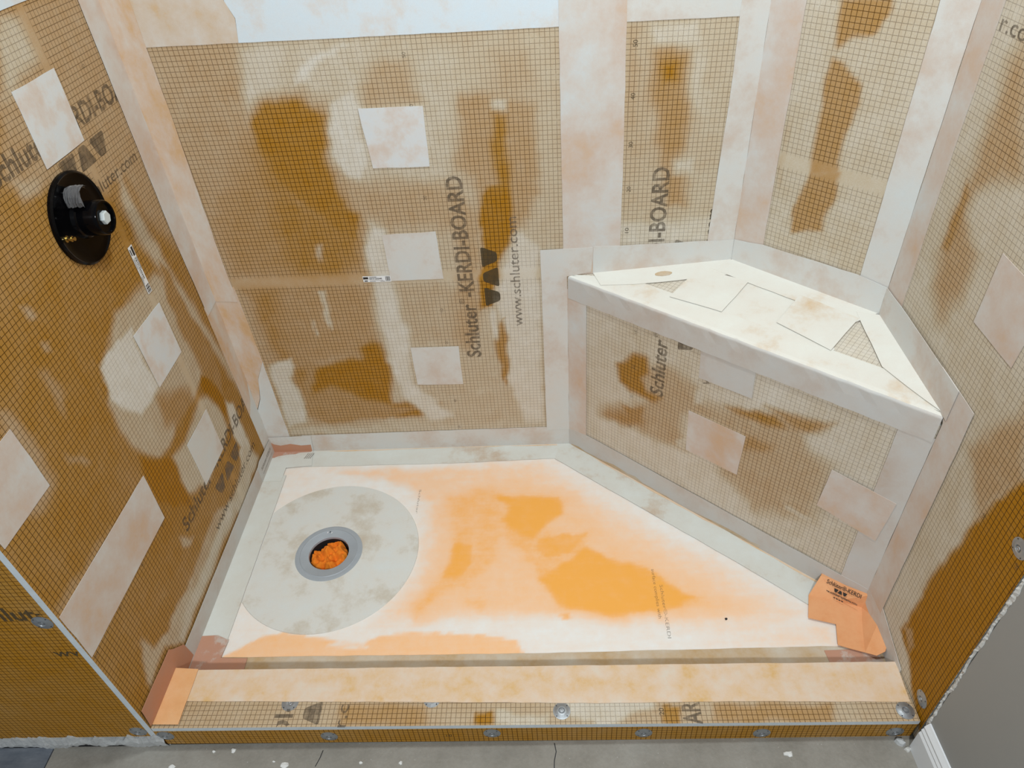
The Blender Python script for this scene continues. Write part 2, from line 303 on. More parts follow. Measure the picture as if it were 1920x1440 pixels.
def plain(name, col, rough=.6, metal=0., spec=.5, bumpscale=None, bs=.2, var=0.0, vscale=20):
    m, nt, b = new_mat(name)
    b.inputs['Roughness'].default_value = rough; b.inputs['Metallic'].default_value = metal
    b.inputs['Specular IOR Level'].default_value = spec
    b.inputs['Base Color'].default_value = col + (1,)
    if var or bumpscale:
        co = objco(nt)
    if var:
        n1 = noise(nt, co, vscale, 6, .65)
        f = mth(nt, 'MULTIPLY', mth(nt, 'SUBTRACT', n1, .25, clamp=True), 2.0 * var, clamp=True)
        nt.links.new(mix(nt, f, col, tuple(c * .35 for c in col)), b.inputs['Base Color'])
    if bumpscale: bump(nt, b, noise(nt, co, bumpscale, 4), bs, .002)
    return m

M = {}
M['board'] = board_material()
M['foam'] = plain('board_foam_edge', (.58, .63, .66), .8, bumpscale=200, var=.25, vscale=60)
M['core'] = plain('dark_gap_backing', (.05, .045, .04), .9, var=.2)
WHT = [(.25, (.62, .66, .66)), (.48, (.64, .63, .60)), (.62, (.60, .53, .47)), (.80, (.58, .44, .33))]
M['white'] = fleece('fleece_whitened', WHT, 8)
M['blue'] = fleece('fleece_bright_white', [(.25, (.62, .74, .83)), (.5, (.65, .72, .77)), (.64, (.66, .64, .62)), (.8, (.62, .50, .42))], 12)
M['pink'] = fleece('fleece_pinkish', [(.25, (.62, .66, .67)), (.42, (.62, .58, .54)), (.56, (.60, .50, .43)), (.68, (.60, .44, .32)), (.9, (.62, .38, .20))], 8)
M['grey'] = fleece('fleece_greyed', [(.25, (.57, .59, .59)), (.5, (.57, .55, .52)), (.66, (.54, .48, .43)), (.85, (.50, .38, .28))], 8)
M['orangey'] = fleece('fleece_streaked_orange', [(.2, (.62, .62, .60)), (.38, (.62, .55, .48)), (.50, (.61, .47, .36)), (.60, (.60, .40, .23)), (.72, (.58, .36, .18)), (.85, (.62, .55, .49))], 9, stretch=(1.6, 1.6, .6))
M['tan'] = fleece('fleece_tan', [(.25, (.71, .64, .54)), (.45, (.73, .57, .43)), (.58, (.72, .52, .33)), (.74, (.69, .43, .16))], 20)
M['tanpink'] = fleece('fleece_tan_pink', [(.28, (.64, .62, .58)), (.44, (.62, .54, .46)), (.56, (.60, .49, .38)), (.70, (.60, .41, .22))], 13)
M['patch'] = fleece('fleece_patch_white', [(.28, (.65, .70, .74)), (.46, (.67, .68, .68)), (.56, (.66, .61, .57)), (.72, (.63, .52, .44))], 17)
M['tanwhite'] = fleece('fleece_tan_smeared', [(.25, (.60, .56, .48)), (.45, (.56, .46, .34)), (.62, (.52, .37, .21)), (.8, (.5, .31, .12))], 12)
M['seatw'] = fleece('fleece_seat_white', [(.3, (.74, .75, .70)), (.55, (.72, .70, .64)), (.70, (.66, .56, .44)), (.85, (.62, .42, .22))], 9)
M['floorw'] = fleece('fleece_floor_white', [(.3, (.68, .71, .68)), (.55, (.65, .65, .60)), (.70, (.56, .46, .36)), (.85, (.55, .38, .24))], 9)
M['collar'] = fleece('fleece_collar', [(.28, (.68, .72, .71)), (.5, (.69, .69, .65)), (.64, (.59, .55, .47)), (.85, (.54, .45, .35))], 11)
M['orange'] = fleece('fleece_bare_orange', [(.3, (.80, .41, .20)), (.55, (.78, .37, .17)), (.75, (.74, .32, .13))], 30, .14)
M['orangel'] = fleece('fleece_light_orange', [(.3, (.80, .47, .24)), (.55, (.78, .42, .19)), (.75, (.74, .38, .16))], 30, .16)
M['rust'] = fleece('fleece_rusty_shaded_orange', [(.3, (.50, .26, .17)), (.55, (.52, .25, .15)), (.75, (.52, .24, .13))], 30, .12)
M['rustw'] = fleece('fleece_rusty_smeared', [(.30, (.55, .53, .50)), (.44, (.54, .43, .37)), (.5, (.50, .28, .20)), (.75, (.52, .26, .16))], 10)

def tray_material():
    m, nt, b = new_mat('orange_membrane_tray'); L = nt.links.new
    uv = N(nt, 'ShaderNodeUVMap', uv_map='plane'); at = N(nt, 'ShaderNodeAttribute', attribute_name='haze')
    n1 = noise(nt, uv.outputs[0], 30, 6, .65); n2 = noise(nt, uv.outputs[0], 600, 2, .6)
    mp = N(nt, 'ShaderNodeMapping'); mp.inputs['Scale'].default_value = (6, 60, 1); mp.inputs['Rotation'].default_value = (0, 0, -.12)
    L(uv.outputs[0], mp.inputs[0]); n3 = noise(nt, mp.outputs[0], 1., 5, .6)
    h = mth(nt, 'ADD', at.outputs['Fac'], mth(nt, 'MULTIPLY', mth(nt, 'SUBTRACT', n1, .5), .42))
    h = mth(nt, 'ADD', h, mth(nt, 'MULTIPLY', mth(nt, 'SUBTRACT', n3, .5), .2))
    h = mth(nt, 'ADD', h, mth(nt, 'MULTIPLY', mth(nt, 'SUBTRACT', n2, .5), .16), clamp=True)
    col = ramp(nt, h, [(0, (.82, .82, .80)), (.2, (.83, .74, .66)), (.45, (.90, .62, .42)), (.68, (.92, .55, .29)), (.85, (.93, .47, .15)), (1, (.93, .44, .09))])
    L(col, b.inputs['Base Color']); b.inputs['Roughness'].default_value = .8; b.inputs['Specular IOR Level'].default_value = .2
    bump(nt, b, n2, .2, .0008); return m
M['tray'] = tray_material()

def ink(name, col, alpha, fade=.5):
    m, nt, b = new_mat(name)
    b.inputs['Base Color'].default_value = col + (1,); b.inputs['Roughness'].default_value = .7
    co = objco(nt)
    a = mth(nt, 'SUBTRACT', alpha, mth(nt, 'MULTIPLY', mth(nt, 'SUBTRACT', noise(nt, co, 60, 5, .7), .42, clamp=True), fade * 3), clamp=True)
    nt.links.new(a, b.inputs['Alpha']); return m
M['ink'] = ink('printed_ink', (.10, .075, .05), .60)
M['inkdark'] = ink('printed_ink_dark', (.06, .045, .02), .75, .2)
M['inkfaint'] = ink('printed_ink_faint', (.13, .11, .09), .58, .5)
M['black'] = plain('solid_black_print', (.02, .015, .012), .7)
M['faintgrey'] = plain('smudged_grey_print', (.30, .27, .24), .8)
M['paper'] = plain('white_sticker_paper', (.78, .79, .80), .5)
M['metal'] = plain('galvanised_steel', (.40, .42, .44), .45, .75, bumpscale=250, bs=.15, var=.35, vscale=70)
M['drain'] = plain('grey_drain_plastic', (.36, .40, .44), .45, 0, .5, var=.15, vscale=50)
M['dark'] = plain('dark_pipe_and_shade', (.012, .012, .014), .6)
M['gloss'] = plain('gloss_black_plastic', (.002, .002, .0025), .12, 0, .10)
M['brass'] = plain('brass', (.55, .42, .18), .25, 1.0)
M['bluewhite'] = plain('pale_plastic_insert', (.55, .60, .60), .5)
def cloth_material():
    m, nt, b = new_mat('orange_cloth'); co = objco(nt)
    t = N(nt, 'ShaderNodeTexNoise', noise_type='RIDGED_MULTIFRACTAL'); t.inputs['Scale'].default_value = 24; t.inputs['Detail'].default_value = 3
    t.inputs['Distortion'].default_value = .8; nt.links.new(co, t.inputs['Vector'])
    nt.links.new(mix(nt, noise(nt, co, 40, 3), (.85, .26, .012), (.72, .17, .005)), b.inputs['Base Color']); b.inputs['Roughness'].default_value = .9
    bump(nt, b, t.outputs['Fac'], 1.0, .006); return m
M['cloth'] = cloth_material()
M['paint'] = plain('grey_wall_paint', (.30, .298, .285), .55, 0, .3, bumpscale=260, bs=.1)
M['trim'] = plain('white_trim_paint', (.72, .74, .76), .4)
M['plaster'] = plain('crumbled_plaster', (.66, .65, .62), .9, bumpscale=160, bs=.8, var=.45, vscale=70)
M['thinset'] = plain('grey_white_thinset', (.55, .56, .56), .9, bumpscale=120, bs=.8, var=.55, vscale=45)
M['chip'] = plain('white_paint_chip', (.68, .68, .66), .7)
M['slate'] = fleece('slate_floor_tile', [(.3, (.10, .12, .15)), (.5, (.15, .17, .20)), (.7, (.22, .24, .27))], 9, .05, .5, (1, 5, 1))
def cement():
    m, nt, b = new_mat('dusty_cement'); co = objco(nt)
    n1 = noise(nt, co, 7, 8, .7); n2 = noise(nt, co, 140, 3, .6)
    v = N(nt, 'ShaderNodeTexVoronoi'); v.inputs['Scale'].default_value = 55; nt.links.new(co, v.inputs['Vector'])
    sp = mth(nt, 'LESS_THAN', v.outputs['Distance'], .05)
    col = ramp(nt, n1, [(.25, (.20, .185, .155)), (.5, (.29, .27, .235)), (.75, (.36, .345, .31))])
    col = mix(nt, mth(nt, 'MULTIPLY', n2, .35), col, (.16, .15, .13))
    col = mix(nt, mth(nt, 'MULTIPLY', sp, .5), col, (.55, .55, .53))
    nt.links.new(col, b.inputs['Base Color']); b.inputs['Roughness'].default_value = .9; bump(nt, b, n2, .5, .002); return m
M['cement'] = cement()
def film():
    m, nt, b = new_mat('clear_plastic_film')
    b.inputs['Base Color'].default_value = (.8, .8, .82, 1); b.inputs['Roughness'].default_value = .15
    b.inputs['Alpha'].default_value = .12; return m
M['film'] = film()
# ---------------------------------------------------------------- mesh helpers
def wloc(o):
    p = Vector(o.location)
    while o.parent: o = o.parent; p += Vector(o.location)
    return p
def mk(name, verts, faces, mats, parent=None, loc=None, fm=None, smooth=False):
    """verts in world space; the object's origin goes to loc (default: centre of the base)"""
    V = np.array(verts, float)
    if loc is None:
        lo, hi = V.min(0), V.max(0); loc = ((lo[0] + hi[0]) / 2, (lo[1] + hi[1]) / 2, lo[2])
    me = bpy.data.meshes.new(name)
    me.from_pydata((V - np.array(loc)).tolist(), [], faces)
    if not isinstance(mats, (list, tuple)): mats = [mats]
    for x in mats: me.materials.append(M[x] if isinstance(x, str) else x)
    if fm is not None: me.polygons.foreach_set('material_index', fm)
    if smooth: me.polygons.foreach_set('use_smooth', [True] * len(me.polygons))
    me.update()
    o = bpy.data.objects.new(name, me); COL.objects.link(o)
    if parent is not None:
        o.parent = parent; o.location = Vector(loc) - wloc(parent)
    else: o.location = loc
    return o
def empty(name, loc):
    o = bpy.data.objects.new(name, None); COL.objects.link(o); o.location = loc; o.empty_display_size = .05; return o
def tag(o, label=None, cat=None, group=None, kind=None):
    for k, v in (('label', label), ('category', cat), ('group', group), ('kind', kind)):
        if v: o[k] = v
    return o
def boxv(lo, hi):
    x0, y0, z0 = lo; x1, y1, z1 = hi
    return ([(x0, y0, z0), (x1, y0, z0), (x1, y1, z0), (x0, y1, z0), (x0, y0, z1), (x1, y0, z1), (x1, y1, z1), (x0, y1, z1)],
            [(0, 3, 2, 1), (4, 5, 6, 7), (0, 1, 5, 4), (1, 2, 6, 5), (2, 3, 7, 6), (3, 0, 4, 7)])
def box(name, lo, hi, mat, parent=None):
    v, f = boxv(lo, hi); return mk(name, v, f, mat, parent)
def prism(F, poly, n0, n1):
    """polygon in frame F between normal offsets n0 and n1"""
    k = len(poly)
    v = [F(a, b, n1) for a, b in poly] + [F(a, b, n0) for a, b in poly]
    f = [tuple(range(k)), tuple(range(2 * k - 1, k - 1, -1))]
    f += [(i, i + k, (i + 1) % k + k, (i + 1) % k) for i in range(k)]
    return v, f
def fixn(o):
    import bmesh
    bm = bmesh.new(); bm.from_mesh(o.data); bmesh.ops.recalc_face_normals(bm, faces=bm.faces); bm.to_mesh(o.data); bm.free(); return o

def board(name, F, u0, u1, v0, v1, base, keys, parent, th=.012, res=.007, bands=(), uvo=(0, 0), mat='board', hole=None, keep=None, printed=True):
    nu = max(2, int((u1 - u0) / res) + 1); nv = max(2, int((v1 - v0) / res) + 1)
    us = np.linspace(u0, u1, nu); vs = np.linspace(v0, v1, nv)
    UU, VV = np.meshgrid(us, vs); u = UU.ravel(); v = VV.ravel()
    P = F.O[None] + u[:, None] * F.E[None] + v[:, None] * F.V[None]
    k = len(u); faces = []; fm = []
    for j in range(nv - 1):
        for i in range(nu - 1):
            a = j * nu + i
            if keep is not None or hole is not None:
                cu, cv = (us[i] + us[i + 1]) / 2, (vs[j] + vs[j + 1]) / 2
                if hole and math.hypot(cu - hole[0], cv - hole[1]) < hole[2]: continue
                if keep and not keep(cu, cv): continue
            faces.append((a, a + 1, a + nu + 1, a + nu)); fm.append(0)
    verts = [tuple(p) for p in P]
    if th:
        cs = [(u0, v0), (u1, v0), (u1, v1), (u0, v1)]
        verts += [tuple(F(a, b, 0)) for a, b in cs] + [tuple(F(a, b, -th)) for a, b in cs]
        for i in range(4):
            j = (i + 1) % 4; faces.append((k + i, k + 4 + i, k + 4 + j, k + j)); fm.append(1)
        faces.append((k + 7, k + 6, k + 5, k + 4)); fm.append(1)
    o = mk(name, verts, faces, [mat, 'foam'], parent, fm=fm)
    me = o.data
    h = stain(u, v, base, keys); g = np.ones(k) if printed else np.zeros(k)
    for ax, c, wd in bands:
        q = v if ax == 'v' else u
        g = np.where(np.abs(q - c) < wd, 0., g)
    ext = len(verts) - k
    a1 = me.attributes.new('haze', 'FLOAT', 'POINT'); a1.data.foreach_set('value', np.concatenate([h, np.zeros(ext)]).astype(np.float32))
    a2 = me.attributes.new('print', 'FLOAT', 'POINT'); a2.data.foreach_set('value', np.concatenate([g, np.zeros(ext)]).astype(np.float32))
    uvl = me.uv_layers.new(name='plane')
    li = np.zeros(len(me.loops), int); me.loops.foreach_get('vertex_index', li)
    U2 = np.concatenate([np.stack([u + uvo[0], v + uvo[1]], 1), np.zeros((ext, 2))])
    uvl.data.foreach_set('uv', U2[li].astype(np.float32).ravel())
    return o

def rough(poly, step=.03, amp=.0006, seed=0):
    r = random.Random(seed * 977 + len(poly)); out = []
    for i in range(len(poly)):
        a = poly[i]; b = poly[(i + 1) % len(poly)]
        L = math.hypot(b[0] - a[0], b[1] - a[1]); n = max(1, int(L / step))
        for k in range(n):
            t = k / n
            out.append((a[0] + (b[0] - a[0]) * t + r.uniform(-amp, amp), a[1] + (b[1] - a[1]) * t + r.uniform(-amp, amp)))
    return out
_sid = [0]
def sheet(name, pieces, mat, label=None, cat='membrane', n0=0.0004, th=.0009, group=None, parent=None):
    """thin glued sheet made of one or more flat legs [(frame, polygon), ...] meeting at creases"""
    V = []; Fc = []; mats = [mat] if isinstance(mat, str) else list(mat); fm = []
    for i, (F, poly) in enumerate(pieces):
        _sid[0] += 1
        v, f = prism(F, rough(poly, seed=_sid[0]), n0, n0 + th)
        o = len(V); V += [tuple(x) for x in v]; Fc += [tuple(a + o for a in t) for t in f]
        fm += [min(i, len(mats) - 1)] * len(f)
    ob = fixn(mk(name, V, Fc, mats, parent, fm=fm))
    if label: tag(ob, label, cat, group or {'sealing band': 'sealing bands glued over seams and corners', 'corner piece': 'preformed membrane corner pieces', 'sticker': 'barcode stickers on the wall boards'}.get(cat))
    return ob
def rect(u0, u1, v0, v1): return [(u0, v0), (u1, v0), (u1, v1), (u0, v1)]

def lathe(profile, seg=32):
    """profile [(r, z)] around +Z"""
    V = []; Fc = []
    for r, z in profile:
        for k in range(seg):
            a = 2 * math.pi * k / seg; V.append((r * math.cos(a), r * math.sin(a), z))
    for i in range(len(profile) - 1):
        for k in range(seg):
            a = i * seg + k; b = i * seg + (k + 1) % seg
            Fc.append((a, b, b + seg, a + seg))
    return V, Fc
def place(V, c, F):
    """local xyz -> frame axes E, V, N at world point c"""
    E = F.E / np.linalg.norm(F.E); Vv = F.V / np.linalg.norm(F.V)
    return [tuple(np.array(c) + E * x + Vv * y + F.N * z) for x, y, z in V]
def turned(name, profile, c, F, mat, parent=None, seg=32, smooth=True):
    V, Fc = lathe(profile, seg); o = mk(name, place(V, c, F), Fc, mat, parent, smooth=False)
    fixn(o)
    if smooth:
        o.data.polygons.foreach_set('use_smooth', [True] * len(o.data.polygons))
        try: o.data.set_sharp_from_angle(angle=math.radians(35))
        except Exception: pass
    return o

# ---- print
def glyphs(s, bold=.0):
    c = bpy.data.curves.new('t', 'FONT'); c.body = s; c.resolution_u = 3; c.offset = bold; c.fill_mode = 'FRONT' if hasattr(c, 'fill_mode') else c.fill_mode
    o = bpy.data.objects.new('t', c); COL.objects.link(o)
    dg = bpy.context.evaluated_depsgraph_get(); me = bpy.data.meshes.new_from_object(o.evaluated_get(dg))
    V = [(v.co.x, v.co.y) for v in me.vertices]; Fc = [tuple(p.vertices) for p in me.polygons]
    bpy.data.objects.remove(o); bpy.data.curves.remove(c); bpy.data.meshes.remove(me)
    return V, Fc
_gc = {}
def text(name, s, F, o, a, up, length, cap, mat, parent, n=.0003, bold=.022, clip=None):
    if (s, bold) not in _gc: _gc[(s, bold)] = glyphs(s, bold)
    V, Fc = _gc[(s, bold)]
    if not V: return None
    A = np.array(V); x0, x1 = A[:, 0].min(), A[:, 0].max(); h = .70
    sx = length / (x1 - x0); sy = cap / h
    P2 = [(o[0] + a[0] * (x - x0) * sx + up[0] * y * sy, o[1] + a[1] * (x - x0) * sx + up[1] * y * sy) for x, y in V]
    if clip:
        Fc = [f for f in Fc if all(clip[0] <= P2[i][0] <= clip[1] and clip[2] <= P2[i][1] <= clip[3] for i in f)]
        used = sorted({i for f in Fc for i in f})
        if not used: return None
        mp = {i: k for k, i in enumerate(used)}; P2 = [P2[i] for i in used]; Fc = [tuple(mp[i] for i in f) for f in Fc]
    return mk(name, [tuple(F(p[0], p[1], n)) for p in P2], Fc, mat, parent)
def trapezoid(w0, w1, h, r=.18):
    pts = [(-w0 / 2, 0), (w0 / 2, 0), (w1 / 2, h), (-w1 / 2, h)]; out = []
    for i in range(4):
        p = np.array(pts[i]); q = np.array(pts[i - 1]); s = np.array(pts[(i + 1) % 4]); k = r * h
        d1 = (q - p) / np.linalg.norm(q - p); d2 = (s - p) / np.linalg.norm(s - p)
        a = p + d1 * k; b = p + d2 * k
        for t in (0, .33, .67, 1): out.append(tuple((1 - t) ** 2 * a + 2 * t * (1 - t) * p + t * t * b))
    return out
def logo(F, o, a, up, length, height, mat, parent, n=.0003, clip=None):
    """three rounded wedges in a row: point-down, point-up, point-down"""
    w = length / 3
    for k in range(3):
        big, small = w * 1.0, w * .42
        poly = trapezoid(small, big, height) if k != 1 else trapezoid(big, small, height)
        P2 = [(o[0] + a[0] * (x + w * (k + .5)) + up[0] * y, o[1] + a[1] * (x + w * (k + .5)) + up[1] * y) for x, y in poly]
        if clip and not all(clip[0] <= p[0] <= clip[1] and clip[2] <= p[1] <= clip[3] for p in P2): continue
        mk('printed_wedge', [tuple(F(p[0], p[1], n)) for p in P2], [tuple(range(len(P2)))], mat, parent)
def print_block(F, o, a, up, parent, mats=('ink', 'inkdark', 'inkfaint'), clip=None):
    at = lambda t, s: (o[0] + a[0] * t + up[0] * s, o[1] + a[1] * t + up[1] * s)
    text('printed_lettering', 'Schluter', F, at(0, 0), a, up, .165, .036, mats[0], parent, clip=clip)
    text('printed_lettering', '\u00ae', F, at(.166, .026), a, up, .016, .013, mats[0], parent, bold=0, clip=clip)
    text('printed_lettering', '-KERDI-BOARD', F, at(.186, 0), a, up, .312, .036, mats[0], parent, clip=clip)
    logo(F, at(.157, -.064), a, up, .166, .038, mats[1], parent, clip=clip)
    text('printed_lettering', 'www.schluter.com', F, at(.094, -.115), a, up, .302, .024, mats[2], parent, bold=.006, clip=clip)
def number(s, F, c, a, up, parent, mat='ink', h=.0075):
    L = len(s) * h * .72
    text('ruler_number', s, F, (c[0] - a[0] * L / 2 - up[0] * h / 2, c[1] - a[1] * L / 2 - up[1] * h / 2), a, up, L, h, mat, parent, bold=0)
def washer(F, u, v, parent, r=.0175, n=0.0, flat=1.0):
    c = F(u, v, n)
    w = turned('fastening_washer', [(a_, b_ * flat) for a_, b_ in ((.0001, .0012), (.005, .0012), (.0065, .0032), (.010, .0030), (.0125, .0016), (r, .0008), (r, 0))], c, F, 'metal', parent, 24)
    turned('screw_head', [(a_, b_ * flat) for a_, b_ in ((.0001, .0026), (.0015, .0026), (.0018, .0036), (.0038, .0034), (.0044, .0012))], c, F, 'metal', w, 12)
    for k in range(4):
        a = math.pi / 4 + k * math.pi / 2
        mk('washer_hole', place([(.0148 * math.cos(a) + .0012 * math.cos(t), .0148 * math.sin(a) + .0012 * math.sin(t), .0016) for t in np.linspace(0, 2 * math.pi, 8, endpoint=False)], c, F), [tuple(range(8))], 'dark', w)
    return w
# ---------------------------------------------------------------- walls with their boards
UPW, ALONG = (-1, 0), (0, 1)            # print running up a wall
CAP = 1.2095
# back wall
wb = tag(box('wall_back', (-.10, .0125, 0), (AX + .06, .06, TOP), 'core'), 'back wall of the shower lined with membrane-faced boards', 'wall', kind='structure')
b1 = board('wall_board', BACK, 0, .932, 0, CAP, .47, ['back'], wb, bands=[('v', .609, .015)], uvo=(.001, .001))
b2 = board('wall_board', BACK, .934, AX, 0, CAP, .60, ['strip'], wb, uvo=(.004, .001), bands=[('v', .609, .015)])
b3 = board('wall_board', BACK, 0, .932, CAP + .002, TOP, .5, [], wb, res=.03)
b4 = board('wall_board', BACK, .934, AX, CAP + .002, TOP, .5, [], wb, res=.03)
print_block(BACK, (.647, .36), ALONG, UPW, b1)
print_block(BACK, (1.102, .36), ALONG, UPW, b2, mats=('ink', 'ink', 'inkdark'))
for s, z in (('50', 1.11), ('40', 1.01), ('20', .81), ('10', .51), ('20', .41), ('40', .21), ('50', .11)):
    number(s, BACK, (.561, z), ALONG, UPW, b1)
for s, z in (('50', 1.11), ('40', 1.01), ('30', .91), ('20', .81), ('10', .71)):
    number(s, BACK, (1.0146, z), ALONG, UPW, b2, 'inkdark', .009)
# left wall
wl = tag(box('wall_left', (-.10, FY + .013, 0), (-.0125, 0, TOP), 'core'), 'left wall of the shower carrying the black valve trim', 'wall', kind='structure')
l1 = board('wall_board', LEFT, .001, -FY, .05, 1.34, .16, ['left'], wl, bands=[('u', .2333, .013)], uvo=(.0067, .001))
l2 = board('wall_board', LEFT, .001, -FY, 1.342, TOP, .45, [], wl, res=.03)
CL = (.002, .84, 0, 3)
print_block(LEFT, (.480, 1.072), (-1, 0), (0, 1), l1, clip=CL, mats=('ink', 'ink', 'ink'))
print_block(LEFT, (.479, .255), (-1, 0), (0, 1), l1, clip=CL, mats=('ink', 'inkfaint', 'ink'))
for s, u in (('30', .533), ('40', .633), ('50', .733), ('60', .828)):
    number(s, LEFT, (u, .347), (-1, 0), (0, 1), l1)
number('10', LEFT, (.133, 1.152), (-1, 0), (0, 1), l1)
number('20', LEFT, (.43, .303), (-1, 0), (0, 1), l1)
# angled wall
_e = MID.N * -.0125
wa = fixn(mk('wall_angled', *prism(MID, rect(-.01, MIDL + .01, 0, TOP), -.06, -.0125), 'core'))
tag(wa, 'narrow angled wall behind the corner bench', 'wall', kind='structure')
m1 = board('wall_board', MID, 0, MIDL, 0, TOP, .70, ['mid'], wa, bands=[('v', .885, .013)], uvo=(.003, .004))
# right wall
RL = .592
wr = fixn(mk('wall_right', *prism(RIGHT, rect(-.01, 2.2, 0, TOP), -.09, -.0125), 'core'))
tag(wr, 'right wall of the shower running on into the grey room wall', 'wall', kind='structure')
r1 = board('wall_board', RIGHT, 0, RL, .012, TOP, .72, ['right'], wr, uvo=(.002, .005))
text('printed_lettering', 'r.com', RIGHT, (.068, 1.186), (1, 0), (0, 1), .105, .024, 'ink', r1, bold=.006)
for s, u in (('50', .476), ('60', .574)): number(s, RIGHT, (u, .553), (0, 1), (-1, 0), r1)
washer(RIGHT, .563, .582, wr); washer(RIGHT, .559, .106, wr)
# painted wall going on towards the room, ragged plaster where the board stops
mk('painted_face', *prism(RIGHT, rect(.603, 2.2, 0, TOP), -.0125, .002), 'paint', wr)
def plaster(F, u, v0, v1, wid, name, mat, parent, seed, along='v', thick=.004):
    r = random.Random(seed); n = int((v1 - v0) / .005); V = []; Fc = []
    for i in range(n + 1):
        t = v0 + (v1 - v0) * i / n
        w1 = float(fbm(t, seed * .37, 28, seed)); w2 = float(fbm(t, seed * .71, 34, seed + 4)); w3 = float(fbm(t, seed * .13, 12, seed + 9))
        a = u + (w1 * .5 + r.uniform(-.06, .06)) * wid; b = u + wid * (.95 + w2 * .8 + r.uniform(-.08, .08)); b = max(b, a + .003); m_ = (a + b) / 2 + w3 * .4 * wid
        for q, h in ((a, -.010), (a + .001, thick * r.uniform(.0, .5)), (m_, thick * r.uniform(.5, 1.5)), (b - .001, thick * r.uniform(.2, 1.0)), (b, -.010)):
            V.append(tuple(F(q, t, h) if along == 'v' else F(t, q, h)))
    for i in range(n):
        for k in range(4): Fc.append((i * 5 + k, i * 5 + k + 1, i * 5 + k + 6, i * 5 + k + 5))
    return fixn(mk(name, V, Fc, mat, parent))
plaster(RIGHT, .595, .085, TOP, .0085, 'ragged_plaster_edge', 'plaster', wr, 3)
# return wall left of the opening, facing the room
wf = tag(box('wall_front', (-.75, FY + .013, 0), (-.1005, FY + .10, TOP), 'core'), 'short return wall left of the shower opening', 'wall', kind='structure')
f1 = board('wall_board', FRONT, -.75, -.0125, .052, TOP, .07, [], wf, res=.012, uvo=(.002, .003))
print_block(FRONT, (-.153, .480), (1, 0), (0, 1), f1, mats=('inkdark', 'inkdark', 'inkdark'), clip=(-1, -.014, 0, 3))
washer(FRONT, -.031, .472, wf); washer(FRONT, -.030, .074, wf)
plaster(FRONT, .010, -.75, .012, .042, 'broken_thinset_strip', 'thinset', wf, 5, 'u', .004)
box('gap_shade', (-.75, FY + .001, -.002), (-.002, FY + .0128, .011), 'dark', wf)  # near-black box painting in the shade below the return board

# ---------------------------------------------------------------- floors
slab = tag(box('floor', (-.236, -2.6, -.06), (1.9, FY + .0125, .006), 'cement'), 'dusty grey cement floor in front of the curb', 'floor', kind='structure')
for pts in ([(.813, -.845), (.816, -.862), (.812, -.880), (.811, -.91)], [(.337, -.853), (.334, -.868), (.328, -.885)]):
    V = []; 
    for i, (x, y) in enumerate(pts): V += [(x - .0009, y, .0064), (x + .0009, y, .0064)]
    mk('crack', V, [(2 * i, 2 * i + 1, 2 * i + 3, 2 * i + 2) for i in range(len(pts) - 1)], 'dark', slab)
st = tag(box('floor', (-1.2, -2.6, -.06), (-.240, FY + .0125, .004), 'slate'), 'blue-grey slate floor tile left of the cement', 'floor', kind='structure')

# shower tray
DC = (.249, -.375)
def in_tray(x, y):
    if y < CY - .01: return False
    if x > PX - .03:
        t = (x - PX) / (QX - PX)
        if y > QY * t + .02: return False
    return True
tr = board('shower_tray', TRAY, 0, WC, CY, 0, .12, ['tray'], None, th=0, res=.008, mat='tray', hole=(DC[0], DC[1], .075), keep=in_tray, printed=False)
tag(tr, 'orange membrane shower floor smeared with white thinset', 'shower floor')
text('printed_lettering', 'surface complies with', TRAY, (1.058, -.445), (0, -1), (1, 0), .135, .008, 'ink', tr, bold=-.004)
text('printed_lettering', 'Schluter\u00ae-KERDI', TRAY, (1.072, -.49), (0, -1), (1, 0), .14, .008, 'inkfaint', tr, bold=-.004)
text('printed_lettering', 'Schluter', TRAY, (.455, -.165), (0, -1), (1, 0), .085, .006, 'inkfaint', tr, bold=-.004)

# ---------------------------------------------------------------- curb
cb = tag(empty('shower_curb', (.765, (CY + FY) / 2, 0)), 'low board-clad curb across the shower entrance', 'curb')
mk('core', [(0.0, FY + .013, .0), (WC, FY + .013, .0), (WC, CY + .001, .0), (0, CY + .001, .0), (0, FY + .013, .0735), (WC, FY + .013, .0563), (WC, CY + .001, .0735 - .0172), (0, CY + .001, .0735)],
   [(0, 3, 2, 1), (4, 5, 6, 7), (0, 1, 5, 4), (1, 2, 6, 5), (2, 3, 7, 6), (3, 0, 4, 7)], 'core', cb)
box('gap_shade', (0.002, FY + .003, .0), (WC - .006, FY + .02, .013), 'dark', cb)  # near-black filler standing in for shadow under the front board
ctb = board('top_board', CT, .001, WC - .003, FY, CY, .52, ['curb'], cb, res=.006, uvo=(.003, .0045), th=.0115)
cfb = board('front_board', Fr((0, FY, 0), (1, 0, -.0112), (0, 0, 1), (0, -1, 0)), .0, WC - .004, .016, .0735, .10, [], cb, res=.012, uvo=(.001, .003))
CC = (0, 2, FY, CY)
text('printed_lettering', 'AR', CT, (1.106, -.842), (0, 1), (-1, 0), .046, .036, 'ink', ctb)
text('printed_lettering', 'DI-', CT, (.284, -.862), (0, 1), (-1, 0), .068, .036, 'ink', ctb, clip=CC)
text('printed_lettering', 'r.c', CT, (.396, -.842), (0, 1), (-1, 0), .047, .024, 'ink', ctb, bold=.006)
logo(CT, (.341, -.887), (0, 1), (-1, 0), .15, .036, 'ink', ctb, clip=CC)
number('20', CT, (1.029, -.816), (0, 1), (-1, 0), ctb, 'inkdark', .010)
number('10', FRONT, (.600, .036), (1, 0), (0, 1), cfb, 'inkdark', .008)
washer(CT, .830, -.813, cb); washer(CT, 1.508, -.819, cb)
